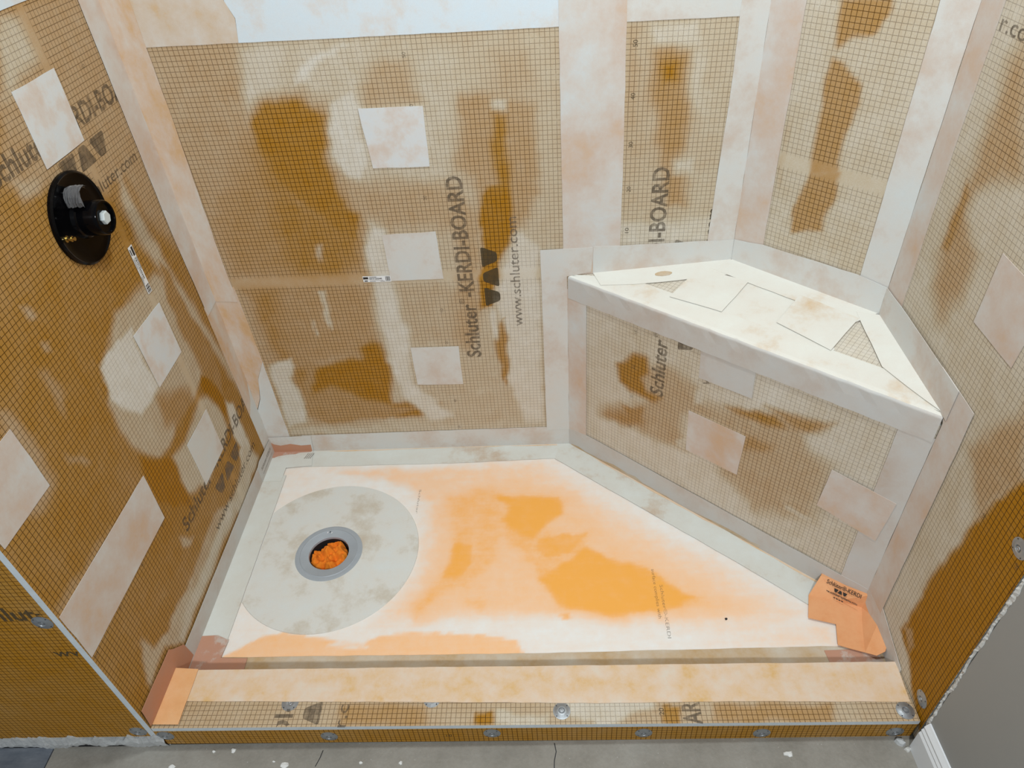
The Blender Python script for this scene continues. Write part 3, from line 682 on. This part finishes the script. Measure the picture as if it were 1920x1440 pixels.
washer(CT, .272, -.790, cb, flat=.2); washer(CT, .565, -.786, cb, flat=.2)
FCB = Fr((0, FY, 0), (1, 0, -.0112), (0, 0, 1), (0, -1, 0))
for x, z in ((.019, .054), (.355, .045), (.688, .052), (.993, .047), (1.229, .042), (1.492, .042)): washer(FCB, x, z, cb)

# ---------------------------------------------------------------- bench
bn = tag(empty('corner_bench', (1.25, -.2, ZF)), 'built-in corner bench with a sloped seat and slanted board front', 'bench')
bf = board('front_board', BFR, .001, BFL - .001, ZF + .0005, seatz((PX + QX) / 2, QY / 2) - .012, .76, ['bfront'], bn, uvo=(.004, .002), th=.010)
print_block(BFR, (.289, .36), ALONG, UPW, bf, clip=(0, .85, 0, .575), mats=('ink', 'ink', 'inkfaint'))
for s, v in (('20', .413), ('30', .318), ('40', .216), ('10', .517)): number(s, BFR, (.202, v), ALONG, UPW, bf)
spoly = [(PX + .004, -.001), (AX - .001, -.001), (W - .001, BY - .001), (QX - .002, QY + .004)]
def in_seat(x, y):
    if x - AX + (y) * (-(W - AX) / (-BY)) > 0 and (x > AX) and (y > -(x - AX) * (-BY) / (W - AX)): return False
    return True
sv, sf = prism(SEAT, spoly[::-1], -.012, 0)
sb = fixn(mk('seat_board', sv, sf, ['board', 'foam'], bn))
_a = sb.data.attributes.new('haze', 'FLOAT', 'POINT'); _a.data.foreach_set('value', [.80] * len(sb.data.vertices))
_a = sb.data.attributes.new('print', 'FLOAT', 'POINT'); _a.data.foreach_set('value', [1.] * len(sb.data.vertices))
_u = sb.data.uv_layers.new(name='plane')
for lp in sb.data.loops:
    co = sb.data.vertices[lp.vertex_index].co; _u.data[lp.index].uv = (co.x * .76 - co.y * .65, co.x * .65 + co.y * .76)
# ---------------------------------------------------------------- sealing bands (folded strips)
def stripfloor(a, b, w):
    """floor polygon along a wall foot a->b (tray coordinates), w wide to the right-hand side"""
    a = np.array(a); b = np.array(b); d = (b - a) / np.linalg.norm(b - a); n = np.array([d[1], -d[0]])
    return [tuple(a), tuple(b), tuple(b + n * w), tuple(a + n * w)]
Z0 = ZF + .0005
zt = 1.9
# corner back/left
sheet('sealing_band', [(LEFT, [(.001, .30), (.020, .25), (.050, .22), (.062, .58), (.001, .60)]), (BACK, [(.001, .20), (.02, .24), (.035, .31), (.064, .37), (.064, .40), (.060, .60), (.001, .60)]), (LEFT, [(.001, .03), (.043, .03), (.046, .12), (.050, .22), (.020, .25), (.001, .30)]), (BACK, [(.001, .03), (.064, .03), (.064, .37), (.035, .31), (.02, .24), (.001, .20)])], ['orangey', 'orangey', 'white', 'white'], 'lower pinkish sealing band folded into the left back corner', 'sealing band', th=.0009)
sheet('sealing_band', [(LEFT, [(.001, .562), (.058, .556), (.070, .78), (.063, zt), (.001, zt)]), (BACK, [(.001, .562), (.057, .558), (.055, .69), (.060, 1.0), (.059, zt), (.001, zt)])], ['pink', 'orangey'], 'upper long peach sealing band folded into the left back corner', 'sealing band', n0=.0014)
# top seam of the back wall
sheet('sealing_band', [(BACK, [(.056, 1.1465), (.243, 1.1465), (.250, 1.19), (.238, 1.22), (.232, 1.274), (.056, 1.274)]), (BACK, [(.243, 1.1465), (.870, 1.1465), (.870, 1.274), (.232, 1.274), (.238, 1.22), (.250, 1.19)])], ['tanpink', 'blue'], 'wide white sealing band along the top seam of the large back board', 'sealing band')
sheet('sealing_band', [(BACK, rect(.990, 1.212, 1.149, 1.274))], 'white', 'short white sealing band on top of the narrow back board', 'sealing band')
sheet('sealing_band', [(BACK, [(.868, .60), (1.0005, .60), (1.0, .88), (.996, 1.15), (.995, zt), (.867, zt), (.867, 1.05)])], 'pink', 'vertical pinkish sealing band over the seam between two back boards', 'sealing band', n0=.0014)
sheet('sealing_band', [(LEFT, rect(.060, .80, 1.275, 1.40))], 'blue', 'pale band high on the left wall cut off by the top left corner', 'sealing band')
# corners either side of the angled wall
sheet('sealing_band', [(BACK, [(1.202, .64), (AX - .001, .64), (AX - .001, zt), (1.204, zt), (1.211, 1.02)]), (MID, [(.001, .64), (.074, .64), (.072, 1.04), (.067, zt), (.001, zt)])], ['white', 'pink'], 'vertical band in the corner between back wall and angled wall', 'sealing band', n0=.0010)
sheet('sealing_band', [(MID, rect(.298, MIDL - .001, .66, zt)), (RIGHT, [(.001, .66), (.066, .66), (.060, 1.0), (.065, zt), (.001, zt)])], ['white', 'pink'], 'vertical band in the corner between angled wall and right wall', 'sealing band')
# around the seat
zP, zA, zB, zQ = seatz(PX, 0), seatz(AX, 0), seatz(W, BY), seatz(QX, QY)
md = MID.E[:2]; mn = MID.N[:2]
A2 = np.array([AX, 0]); B2 = np.array([W, BY])
sheet('sealing_band', [(BACK, [(.938, seatz(.94, 0)), (AX - .001, zA), (AX - .001, .677), (.939, .6725)]), (SEAT, [(.938, -.002), (AX - .002, -.002), (1.262, -.063), (1.10, -.067), (1.03, -.066), (.952, -.056)])], ['white', 'seatw'], 'horizontal band between bench seat and back wall', 'sealing band', n0=.0024)
sheet('sealing_band', [(MID, [(.002, zA), (MIDL - .002, zB), (MIDL - .002, .693), (.29, .699), (.073, .689), (.002, .678)]), (SEAT, [tuple(A2 + mn * .003 + md * .004), tuple(B2 + mn * .003 - md * .004), tuple(B2 + mn * .058 - md * .026), tuple(A2 + mn * .062 - md * .012)])], ['white', 'seatw'], 'horizontal band between bench seat and angled wall', 'sealing band', n0=.0029)
sheet('sealing_band', [(RIGHT, [(.002, zB), (.31, zQ), (.31, .680), (.245, .684), (.067, .693), (.002, .693)]), (SEAT, [(W - .003, BY - .006), (QX - .004, QY + .012), (QX - .02, QY + .045), (1.464, -.416), (1.472, -.243)])], ['white', 'seatw'], 'horizontal band between bench seat and right wall', 'sealing band', n0=.0034)
sheet('sealing_band', [(RIGHT, [(.303, .10), (.366, .10), (.364, .36), (.363, .58), (.361, .675), (.245, .683), (.303, .60)]), (BFR, [(BFL - .001, .09), (.791, .09), (.790, .56), (BFL - .001, .56)])], ['pink', 'grey'], 'vertical band joining the right end of the bench front to the right wall', 'sealing band', n0=.0016)
sheet('sealing_band', [(BACK, [(.812, .09), (PX - .001, .09), (PX - .001, .595), (.934, .606), (.9375, .672), (.814, .669)]), (BFR, [(.001, .09), (.062, .09), (.059, .56), (.001, .56)])], ['white', 'pink'], 'vertical band joining the left end of the bench front to the back wall', 'sealing band', n0=.0019)
# band wrapped over the bench nose: rounded section swept from P to Q
def nose():
    a = np.array([PX, 0.]); b = np.array([QX, QY]); V = []; Fc = []; r = .008; prof = []
    n2 = BFR.N[:2]
    sec = [(-.070, 0, 'seat'), (-.04, 0, 'seat'), (-r, 0, 'seat')]
    n = 40
    for i in range(n + 1):
        t = .004 + .992 * i / n; L = t * BFL; p = a + (b - a) * t
        zs = seatz(*p) + .0018; wd = min(.066, .075 * (L) / .16 + .004, (BFL - L) * 1.2 + .004)
        wob = .0006 * math.sin(i * 1.7) + .0005 * math.sin(i * 4.1)
        pts = []
        for q in (-wd, -wd * .5, -r): pts.append((p + n2 * q, seatz(*(p + n2 * q)) + .0018))
        for k in range(1, 6):
            an = math.pi / 2 * k / 6; pts.append((p + n2 * (-r + (r + .0030 + wob) * math.sin(an)), zs - r + r * math.cos(an)))
        pts.append((p + n2 * (.0030 + wob), zs - r)); pts.append((p + n2 * .0032, zs - .03))
        pts.append((p + n2 * .0034, .535 + .016 * t + .0008 * math.sin(i * 2.3)))
        pts.append((p + n2 * .0004, .535 + .016 * t))
        V += [(c[0], c[1], z) for c, z in pts]; m_ = len(pts)
    for i in range(n):
        for k in range(m_ - 1): Fc.append((i * m_ + k, i * m_ + k + 1, (i + 1) * m_ + k + 1, (i + 1) * m_ + k))
    fm = [0 if (j % (m_ - 1)) < 5 else 1 for j in range(len(Fc))]
    o = fixn(mk('sealing_band', V, Fc, ['seatw', 'grey'], fm=fm))
    return tag(o, 'wide band wrapped over the front edge of the bench', 'sealing band', 'sealing bands glued over seams and corners')
nose()
# floor bands
qf = lambda t: (PX + (QX - PX) * t, QY * t)
_bf = sheet('sealing_band', [(BFR, [(.001, Z0), (BFL - .001, Z0), (BFL - .001, .095), (.79, .094), (.062, .103), (.001, .094)]), (TRAY, [qf(.004), qf(.996), (1.516, -.60), (1.402, -.551), (1.269, -.433), (.832, -.062), (PX - .03, -.003)])], ['grey', 'floorw'], 'long band at the foot of the bench front', 'sealing band', n0=.0022)
_bk = sheet('sealing_band', [(BACK, [(.10, Z0), (PX - .001, Z0), (PX - .001, .10), (.812, .101), (.10, .096)]), (TRAY, [(.10, -.001), (PX - .001, -.001), (.832, -.060), (.557, -.068), (.10, -.066)])], ['white', 'floorw'], 'long band at the foot of the back wall', 'sealing band', n0=.0012)
sheet('sealing_band', [(LEFT, [(.10, Z0), (.70, Z0), (.70, .086), (.10, .087)]), (TRAY, [(.001, -.10), (.065, -.10), (.066, -.60), (.066, -.625), (.001, -.625)])], ['grey', 'floorw'], 'long band at the foot of the left wall', 'sealing band', n0=.0026)
sheet('sealing_band', [(RIGHT, [(.30, Z0), (-CY + BY + .02, Z0), (.485, .080), (.42, .10), (.366, .118), (.30, .118)])], ['white'], 'crumpled white band at the foot of the right wall beside the curb', 'sealing band', n0=.0012)
CIN = Fr((0, CY + .0015, 0), (1, 0, 0), (0, 0, 1), (0, 1, 0))
sheet('sealing_band', [(TRAY, [(.001, -.657), (.771, -.661), (1.40, -.657), (1.5295, -.66), (1.5295, CY + .001), (.001, CY + .001)]), (CIN, [(.001, Z0), (1.5295, Z0), (1.5295, .060), (.001, .075)])], ['tanwhite'], 'tan band on the tray along the inner foot of the curb', 'sealing band', n0=.0006)
sheet('sealing_band', [(CT, [(.002, CY + .003), (1.5275, CY + .003), (1.5235, -.802), (1.2, -.797), (.90, -.798), (.60, -.793), (.40, -.790), (.06, -.785), (.002, -.783)])], 'tan', 'mottled tan band covering the inner part of the curb top', 'sealing band', n0=.0008)
def crease(F, a, b, w, parent, mat, seed, n0):
    r = random.Random(seed); a = np.array(a); b = np.array(b); d = (b - a) / np.linalg.norm(b - a); nn = np.array([d[1], -d[0]]); k = 24; up = []; lo = []
    for i in range(k + 1):
        p = a + (b - a) * i / k; q = .5 + 1.1 * float(fbm(i * .05, seed, 8, seed)); ww = w * max(.12, q)
        up.append(tuple(p)); lo.append(tuple(p + nn * ww))
    sheet('bare_orange_crease', [(F, up + lo[::-1])], mat, n0=n0, th=.0003, parent=parent)
_q = lambda t, o: (PX + (QX - PX) * t + o * BFR.N[0], QY * t + o * BFR.N[1])
crease(TRAY, _q(.10, .004), _q(.88, .004), .007, _bf, 'tan', 3, .0033)
crease(TRAY, (.13, -.004), (.84, -.004), .006, _bk, 'tan', 5, .0022)
crease(BFR, (.01, Z0 + .002), (.60, Z0 + .002), -.016, _bf, 'tanwhite', 9, .0033)
# preformed corner pieces
sheet('corner_piece', [(LEFT, [(.001, Z0), (.124, Z0), (.121, .088), (.10, .094), (.001, .087)]), (BACK, [(.001, Z0), (.121, Z0), (.127, .097), (.001, .093)]), (TRAY, [(.001, -.001), (.119, -.001), (.130, -.065), (.057, -.070), (.057, -.122), (.001, -.122)])], ['grey', 'white', 'floorw'], 'preformed membrane corner in the left back corner of the shower floor', 'corner piece', n0=.0037)
CPF = bpy.data.objects[-1] if False else None
sheet('corner_piece', [(TRAY, [(.001, -.605), (.04, -.603), (.070, -.616), (.066, -.660), (.128, -.662), (.130, CY + .004), (.001, CY + .004)])], ['rustw'], 'small rust-tinted corner piece on the tray at the left end of the curb', 'corner piece', n0=.0037)
sheet('corner_piece', [(TRAY, [(1.404, -.668), (1.515, -.664), (1.526, CY + .004), (1.410, CY + .004)])], ['rustw'], 'faded pinkish corner piece on the tray at the right end of the curb', 'corner piece', n0=.0016)
# loose orange corner at the left end of the curb: leg on the wall, leg on the curb
LC = Fr((0, 0, 0), (0, -1, 0), (0, 0, 1), (1, 0, 0))
sheet('corner_piece', [(LEFT, [(.655, .040), (.660, .095), (.690, .128), (.700, .142), (.834, .146), (.838, .092), (.735, .0875), (.7185, .0865), (.69, .040)]), (CT, [(.0025, -.7125), (.054, -.7155), (.056, -.834), (.0025, -.834)])], ['rust', 'orangel'], 'bare orange corner piece folded from the left wall onto the curb', 'corner piece', n0=.0030)  # wall leg takes a darker orange: its shade is put into the colour

# ---------------------------------------------------------------- square patches
def patch(F, poly, mat, label, n0=.0005):
    return sheet('membrane_patch', [(F, poly)], mat, label, 'patch', n0=n0, group='membrane patches glued over the fasteners')
patch(LEFT, [(.218, 1.173), (.346, 1.173), (.352, 1.050), (.224, 1.051)], 'patch', 'whitish square patch above the black valve trim')
patch(LEFT, [(.219, .700), (.344, .702), (.341, .566), (.218, .569)], 'patch', 'pale square patch just below the barcode sticker on the left wall')
patch(LEFT, [(.222, .399), (.345, .399), (.347, .268), (.224, .269)], 'white', 'beige square patch low on the left wall beside the printed wedges')
patch(LEFT, [(.704, .786), (.704, .660), (.834, .660), (.834, .786)], 'pink', 'pinkish square patch at the near edge of the left wall')
patch(LEFT, [(.510, .475), (.517, .353), (.838, .357), (.837, .482)], 'pink', 'long pinkish rectangular patch low on the left wall')
patch(BACK, [(.450, 1.011), (.585, 1.011), (.582, .882), (.458, .884)], 'patch', 'topmost white square patch on the back wall')
patch(BACK, [(.448, .724), (.574, .727), (.577, .601), (.448, .601)], 'white', 'middle square patch on the back wall beside the small sticker')
patch(BACK, [(.465, .397), (.591, .397), (.590, .269), (.465, .272)], 'white', 'lowest beige square patch on the back wall')
patch(RIGHT, [(.271, .922), (.271, .797), (.388, .792), (.396, .917)], 'pink', 'square patch on the right wall cut off by the picture edge')
patch(BFR, [(.372, .56), (.502, .56), (.505, .472), (.376, .467)], 'grey', 'bluish grey patch directly under the band of the bench edge')
patch(BFR, [(.363, .360), (.509, .361), (.506, .236), (.368, .234)], 'pink', 'square patch in the middle of the bench front')
patch(BFR, [(.703, .383), (.837, .372), (.828, .247), (.696, .267)], 'pink', 'tilted square patch near the right end of the bench front', n0=.0028)
patch(SEAT, [(1.183, -.030), (1.284, -.099), (1.204, -.200), (1.102, -.127)], 'seatw', 'square patch on the bench seat close to the back wall', n0=.0034)
patch(SEAT, [(1.378, -.167), (1.470, -.265), (1.387, -.356), (1.307, -.253)], 'seatw', 'square patch on the bench seat close to the right wall', n0=.0034)
patch(SEAT, [(1.27, -.085), (1.385, -.160), (1.396, -.352), (1.385, -.362), (1.293, -.285), (1.19, -.20)], 'seatw', 'flush patch in the middle of the bench seat between two squares', n0=.0006)
patch(SEAT, [(1.101 + .02 * math.cos(t), -.036 + .009 * math.sin(t)) for t in np.linspace(0, 2 * math.pi, 14, endpoint=False)], 'tanwhite', 'small beige round smear on the bench seat beside the back wall', n0=.0036)

# ---------------------------------------------------------------- drain
def ringmesh(r0, r1, n0, n1, clipx=None, seg=96):
    V = []; Fc = []
    for k in range(seg):
        a = 2 * math.pi * k / seg; c, s = math.cos(a), math.sin(a)
        R = r1
        if clipx is not None and DC[0] + R * c < clipx: R = max(r0 + .01, (clipx - DC[0]) / c)
        for r, n in ((r0, n0), (r0, n1), (R, n1), (R + .0008, n0)): V.append((DC[0] + r * c, DC[1] + r * s, ZF + n))
    for k in range(seg):
        a = 4 * k; b = 4 * ((k + 1) % seg)
        for q in range(3): Fc.append((a + q, b + q, b + q + 1, a + q + 1))
    return V, Fc
V, Fc = ringmesh(.080, .228, .0003, .0022, clipx=.0675)
tag(fixn(mk('drain_collar', V, Fc, 'collar')), 'large round grey-white membrane collar around the floor drain', 'drain collar')
dr = tag(empty('floor_drain', (DC[0], DC[1], ZF)), 'round grey plastic floor drain with an open throat', 'drain')
turned('flange_ring', [(.0500, -.004), (.0506, .0022), (.052, .0030), (.0700, .0032), (.0722, .0044), (.0738, .0032), (.0820, .0036), (.0850, .0030), (.0858, .0005)], (DC[0], DC[1], ZF), TRAY, 'drain', dr, 64)
turned('throat', [(.0505, -.003), (.0500, -.03), (.0495, -.085), (.0001, -.085)], (DC[0], DC[1], ZF), TRAY, 'dark', dr, 48)
for k, (x, y) in enumerate(((-.006, .0), (0., .002), (.005, -.001))):
    mk('moulded_mark', [(DC[0] - .012 + x + i * .0022, DC[1] + .061 + y + j * .005, ZF + .0050) for i, j in ((0, 0), (1, .2), (1.4, 1), (.3, 1))], [(0, 1, 2, 3)], 'dark' if k == 1 else 'paper', dr)
# crumpled cloth in the throat
def crumple():
    V = []; Fc = []; nr, na = 40, 120
    for i in range(nr + 1):
        for k in range(na):
            a = 2 * math.pi * k / na; r = .0490 * i / nr
            rr = r * (1 - .10 * (i / nr) * (1 + math.sin(3 * a + 1)) * .5)
            x, y = rr * math.cos(a), rr * math.sin(a)
            h = 0
            for f, am, ang, ph in ((30, .017, .35, .1), (24, .015, 1.45, .62), (44, .010, 2.3, .3), (70, .005, .9, .8), (62, .005, 2.9, .2)):
                wq = float(vnoise(x + ph, y, 30, 3)) * .010
                tq = (x * math.cos(ang) + y * math.sin(ang) + wq) * f + ph; tq -= math.floor(tq); h += am * abs(2 * tq - 1)
            edge = (i / nr) ** 6
            V.append((DC[0] + x, DC[1] + y - .001, ZF - .030 + h * .85 - edge * .006 - .010 * (1 if (math.sin(a - .9) > .88 and i > nr * .7) else 0)))
    for i in range(nr):
        for k in range(na): Fc.append((i * na + k, i * na + (k + 1) % na, (i + 1) * na + (k + 1) % na, (i + 1) * na + k))
    Fc.append(tuple(range(na - 1, -1, -1)))
    o = fixn(mk('cloth', V, Fc, 'cloth'))
    return tag(o, 'crumpled bright orange cloth stuffed into the drain', 'cloth')
crumple()

# ---------------------------------------------------------------- valve trim on the left wall
vt = tag(empty('shower_valve', (0, -.325, .865)), 'black round shower valve plate with a protruding stem', 'valve')
VF = Fr((0, 0, 0), (0, -1, 0), (0, 0, 1), (1, 0, 0)); vc = (0.0005, -.332, .951)
turned('face_plate', [(.0001, .006), (.060, .006), (.075, .0055), (.0785, .0075), (.0822, .005), (.0822, 0)], vc, VF, 'gloss', vt, 64)
turned('stem', [(.036, .006), (.034, .012), (.031, .014), (.0305, .046), (.029, .0485), (.026, .0485), (.0245, .044), (.0001, .042)], vc, VF, 'gloss', vt, 40)
turned('hex_insert', [(.0001, .0505), (.010, .0505), (.012, .049), (.012, .042)], (vc[0], vc[1], vc[2]), VF, 'bluewhite', vt, 6, False)
turned('stop_boss', [(.019, .006), (.019, .030), (.017, .032), (.0001, .032)], (vc[0], vc[1] - .008, vc[2] + .042), VF, 'gloss', vt, 28)
nip = turned('brass_nipple', [(.0001, .022), (.0035, .022), (.0035, .017), (.005, .017), (.005, .012), (.0035, .012), (.0035, .008), (.006, .008), (.006, .005)], (vc[0], vc[1] - .066, vc[2] - .006), VF, 'brass', vt, 12)
def wrap():
    r = random.Random(5); V = []; Fc = []; nu, nv = 16, 7
    for j in range(nv):
        for i in range(nu):
            a = math.radians(-25 + 150 * j / (nv - 1)); rad = .0205 + r.uniform(-.0012, .0022)
            V.append((vc[0] + .008 + .030 * i / (nu - 1) + r.uniform(-.0006, .0006), vc[1] - .008 - rad * math.cos(a), vc[2] + .042 + rad * math.sin(a)))
    for j in range(nv - 1):
        for i in range(nu - 1): Fc.append((j * nu + i, j * nu + i + 1, (j + 1) * nu + i + 1, (j + 1) * nu + i))
    return mk('plastic_film', V, Fc, 'film', vt)
tag(wrap(), 'crinkled clear plastic film')

# ---------------------------------------------------------------- stickers
def sticker(F, o, a, up, L, H, label):
    at = lambda t, s: (o[0] + a[0] * t + up[0] * s, o[1] + a[1] * t + up[1] * s)
    root = sheet('sticker', [(F, [at(0, 0), at(L, 0), at(L, H), at(0, H)])], 'paper', label, 'sticker', n0=.0016, th=.0003)
    n = .0021
    def bar(t0, t1, s0, s1, mat='black'):
        mk('printed_bar', [tuple(F(*at(t, s), n)) for t, s in ((t0, s0), (t1, s0), (t1, s1), (t0, s1))], [(0, 1, 2, 3)], mat, root)
    bar(.02 * L, .20 * L, .50 * H, .88 * H); bar(.05 * L, .17 * L, .12 * H, .30 * H)
    text('printed_code', 'KB1012202440', F, at(.24 * L, .44 * H), a, up, .45 * L, .26 * H, 'black', root, n=n)
    bar(.24 * L, .50 * L, .80 * H, .88 * H); bar(.24 * L, .72 * L, .24 * H, .30 * H, 'faintgrey'); bar(.24 * L, .45 * L, .08 * H, .13 * H); bar(.62 * L, .78 * L, .08 * H, .14 * H)
    x = .82
    for w in (.018, .010, .026, .012, .02, .01): bar(x * L, (x + w) * L, .12 * H, .90 * H); x += w + .013
    return root
sticker(BACK, (.381, .600), (1, 0), (0, 1), .068, .016, 'small white barcode sticker on the back wall')
sticker(LEFT, (.2415, .841), (0, -1), (-1, 0), .107, .0165, 'upright white barcode sticker on the left wall below the valve')

# small print on the corner piece and pencil marks on the floor band
cp = [o for o in COL.objects if o.name.startswith('corner_piece')][0]
text('printed_lettering', 'Schluter-KERDI', LEFT, (.105, .062), (-1, 0), (0, 1), .085, .010, 'faintgrey', cp, n=.0049)
text('printed_lettering', 'www.schluter-systems.com', LEFT, (.105, .047), (-1, 0), (0, 1), .085, .005, 'faintgrey', cp, n=.0049, bold=0)
sheet('bare_orange_stripe', [(BACK, [(.003, Z0 + .001), (.117, Z0 + .001), (.119, .062), (.09, .060), (.06, .067), (.03, .061), (.012, .066), (.003, .075)])], 'rust', n0=.0048, th=.0003, parent=cp)
sheet('bare_orange_stripe', [(TRAY, [(.003, -.002), (.117, -.002), (.115, -.009), (.085, -.010), (.07, -.016), (.045, -.018), (.02, -.023), (.010, -.030), (.003, -.030)])], 'rustw', n0=.0048, th=.0003, parent=cp)
for k in range(4):
    x = .100 + k * .0055
    mk('pencil_mark', [(x, -.036, ZF + .0050), (x + .003, -.036, ZF + .0050), (x + .010, -.014, ZF + .0050), (x + .0075, -.014, ZF + .0050)], [(0, 1, 2, 3)], 'faintgrey', cp)

# ---------------------------------------------------------------- loose orange corner by the right end of the curb
def flap():
    fl = lambda p, z=.0375: (p[0], p[1], z)
    P = {'bl': (1.410, -.531, .0375), 'bm': (1.468, -.548, .0385), 'br': (1.519, -.566, .0375), 'tl': (1.447, -.490, .066), 'tl2': (1.4420, -.4985, .067), 'tm': (1.487, -.528, .070), 'tr': (1.5295, -.564, .082),
         'fl': (1.392, -.590, .0375), 'fi': (1.448, -.607, .0375), 'fb': (1.435, -.659, .040), 'fc': (1.460, -.668, .039), 'fr': (1.487, -.678, .040), 'fx': (1.500, -.628, .0370),
         'r1': (1.5300, -.585, .073), 'r2': (1.5300, -.62, .066), 'r3': (1.5290, -.655, .063), 'r4': (1.5285, -.675, .061), 'r5': (1.522, -.686, .057), 'r6': (1.505, -.690, .048), 'fm': (1.455, -.575, .0380)}
    k = list(P); ix = {n: i for i, n in enumerate(k)}
    faces = [('bl', 'bm', 'tm', 'tl', 'tl2'), ('bm', 'br', 'tr', 'tm'), ('fl', 'fi', 'fm', 'bm', 'bl'), ('fi', 'fx', 'br', 'bm', 'fm'), ('fi', 'fb', 'fc', 'fr', 'fx'),
             ('br', 'r1', 'tr'), ('br', 'fx', 'r2', 'r1'), ('fx', 'fr', 'r4', 'r3', 'r2'), ('fr', 'r6', 'r5', 'r4')]
    o = fixn(mk('corner_piece', [P[n] for n in k], [tuple(ix[n] for n in f) for f in faces], 'orange'))
    md = o.modifiers.new('thickness', 'SOLIDIFY'); md.thickness = .0012; md.offset = 0
    tag(o, 'loose bright orange preformed corner with printing beside the right wall', 'corner piece', 'preformed membrane corner pieces')
    a = np.array(P['tl']); b = np.array(P['tr']); c = np.array(P['bl']); d = np.array(P['bm'])
    O = np.array(P['bl']); E = (b - np.array(P['tm'])) * .5 + (np.array(P['br']) - O) * .5; E = (np.array(P['tr']) - np.array(P['tl'])); E /= np.linalg.norm(E)
    Vv = np.array(P['tm']) - np.array(P['bm']); Vv -= E * (Vv @ E); Vv /= np.linalg.norm(Vv)
    Nn = np.cross(E, Vv); Nn /= np.linalg.norm(Nn)
    F = Fr(np.array(P['tl']), E, Vv, Nn)
    text('printed_lettering', 'Schl\u00fcter\u00ae-KERDI', F, (.018, -.0165), (1, 0), (0, 1), .078, .0095, 'black', o, n=.006, bold=.006)
    logo(F, (.038, -.0275), (1, 0), (0, 1), .030, .0075, 'black', o, n=.006)
    text('printed_lettering', 'www.schluter-systems.com', F, (.016, -.0345), (1, 0), (0, 1), .078, .0048, 'black', o, n=.0062)
    for t in range(4): mk('printed_bar', [tuple(F(.043 + t * .006 + i * .004, -.0415 + j * .0022, .0062)) for i, j in ((0, 0), (1, 0), (1, 1), (0, 1))], [(0, 1, 2, 3)], 'black', o)
flap()

# ---------------------------------------------------------------- baseboard at the right
def baseboard():
    prof = [(0, 0), (.013, 0), (.013, .062), (.010, .068), (.0115, .074), (.0085, .080), (.0095, .086), (.005, .094), (.003, .098), (0, .098)]
    V = []; n = len(prof); u0, u1 = .606, 2.15
    for u in (u0, u1):
        for d, z in prof: V.append(tuple(RIGHT(u, .006 + z, .0025 + d)))
    Fc = [tuple(range(n)), tuple(range(2 * n - 1, n - 1, -1))] + [(i, (i + 1) % n, (i + 1) % n + n, i + n) for i in range(n)]
    return tag(fixn(mk('baseboard_right', V, Fc, 'trim')), 'white moulded baseboard along the grey wall', 'baseboard', kind='structure')
baseboard()
# grout rubble in the corner between curb and baseboard, flakes on the floor
def flake(name, x, y, r, mat, seed, z=.0062, h=.002, label='', cat='debris', group=None):
    q = random.Random(seed); k = 9; top = []; bot = []
    for i in range(k):
        a = 2 * math.pi * i / k; rr = r * q.uniform(.55, 1.15)
        bot.append((x + rr * math.cos(a), y + rr * math.sin(a) * .8, z)); top.append((x + rr * .8 * math.cos(a), y + rr * .64 * math.sin(a), z + h * q.uniform(.5, 1.2)))
    V = bot + top + [(x, y, z + h * 1.2)]
    Fc = [(i, (i + 1) % k, (i + 1) % k + k, i + k) for i in range(k)] + [(i + k, (i + 1) % k + k, 2 * k) for i in range(k)] + [tuple(range(k - 1, -1, -1))]
    return tag(fixn(mk(name, V, Fc, mat)), label, cat, group)
G = 'white flakes scattered on the cement floor'
for i, (x, y, r) in enumerate(((.108, -.853, .004), (.149, -.851, .007), (.240, -.874, .003), (.262, -.882, .010), (.031, -.881, .008), (.501, -.880, .005), (.420, -.878, .004), (1.277, -.872, .009))):
    flake('paint_flake', x, y, r, 'chip', 20 + i, label='small white flake lying on the cement floor before the curb', cat='flake', group=G)
flake('rubble', 1.502, -.853, .010, 'thinset', 51, h=.010, label='crumb of grey thinset at the right foot of the curb', cat='rubble')
flake('rubble', 1.512, -.868, .007, 'plaster', 52, h=.006, label='white crumb of plaster touching the baseboard end', cat='rubble')
flake('wood_splinter', 1.21, -.585, .004, 'dark', 61, z=ZF + .001, h=.0015, label='dark speck on the shower floor near the loose orange corner', cat='speck')
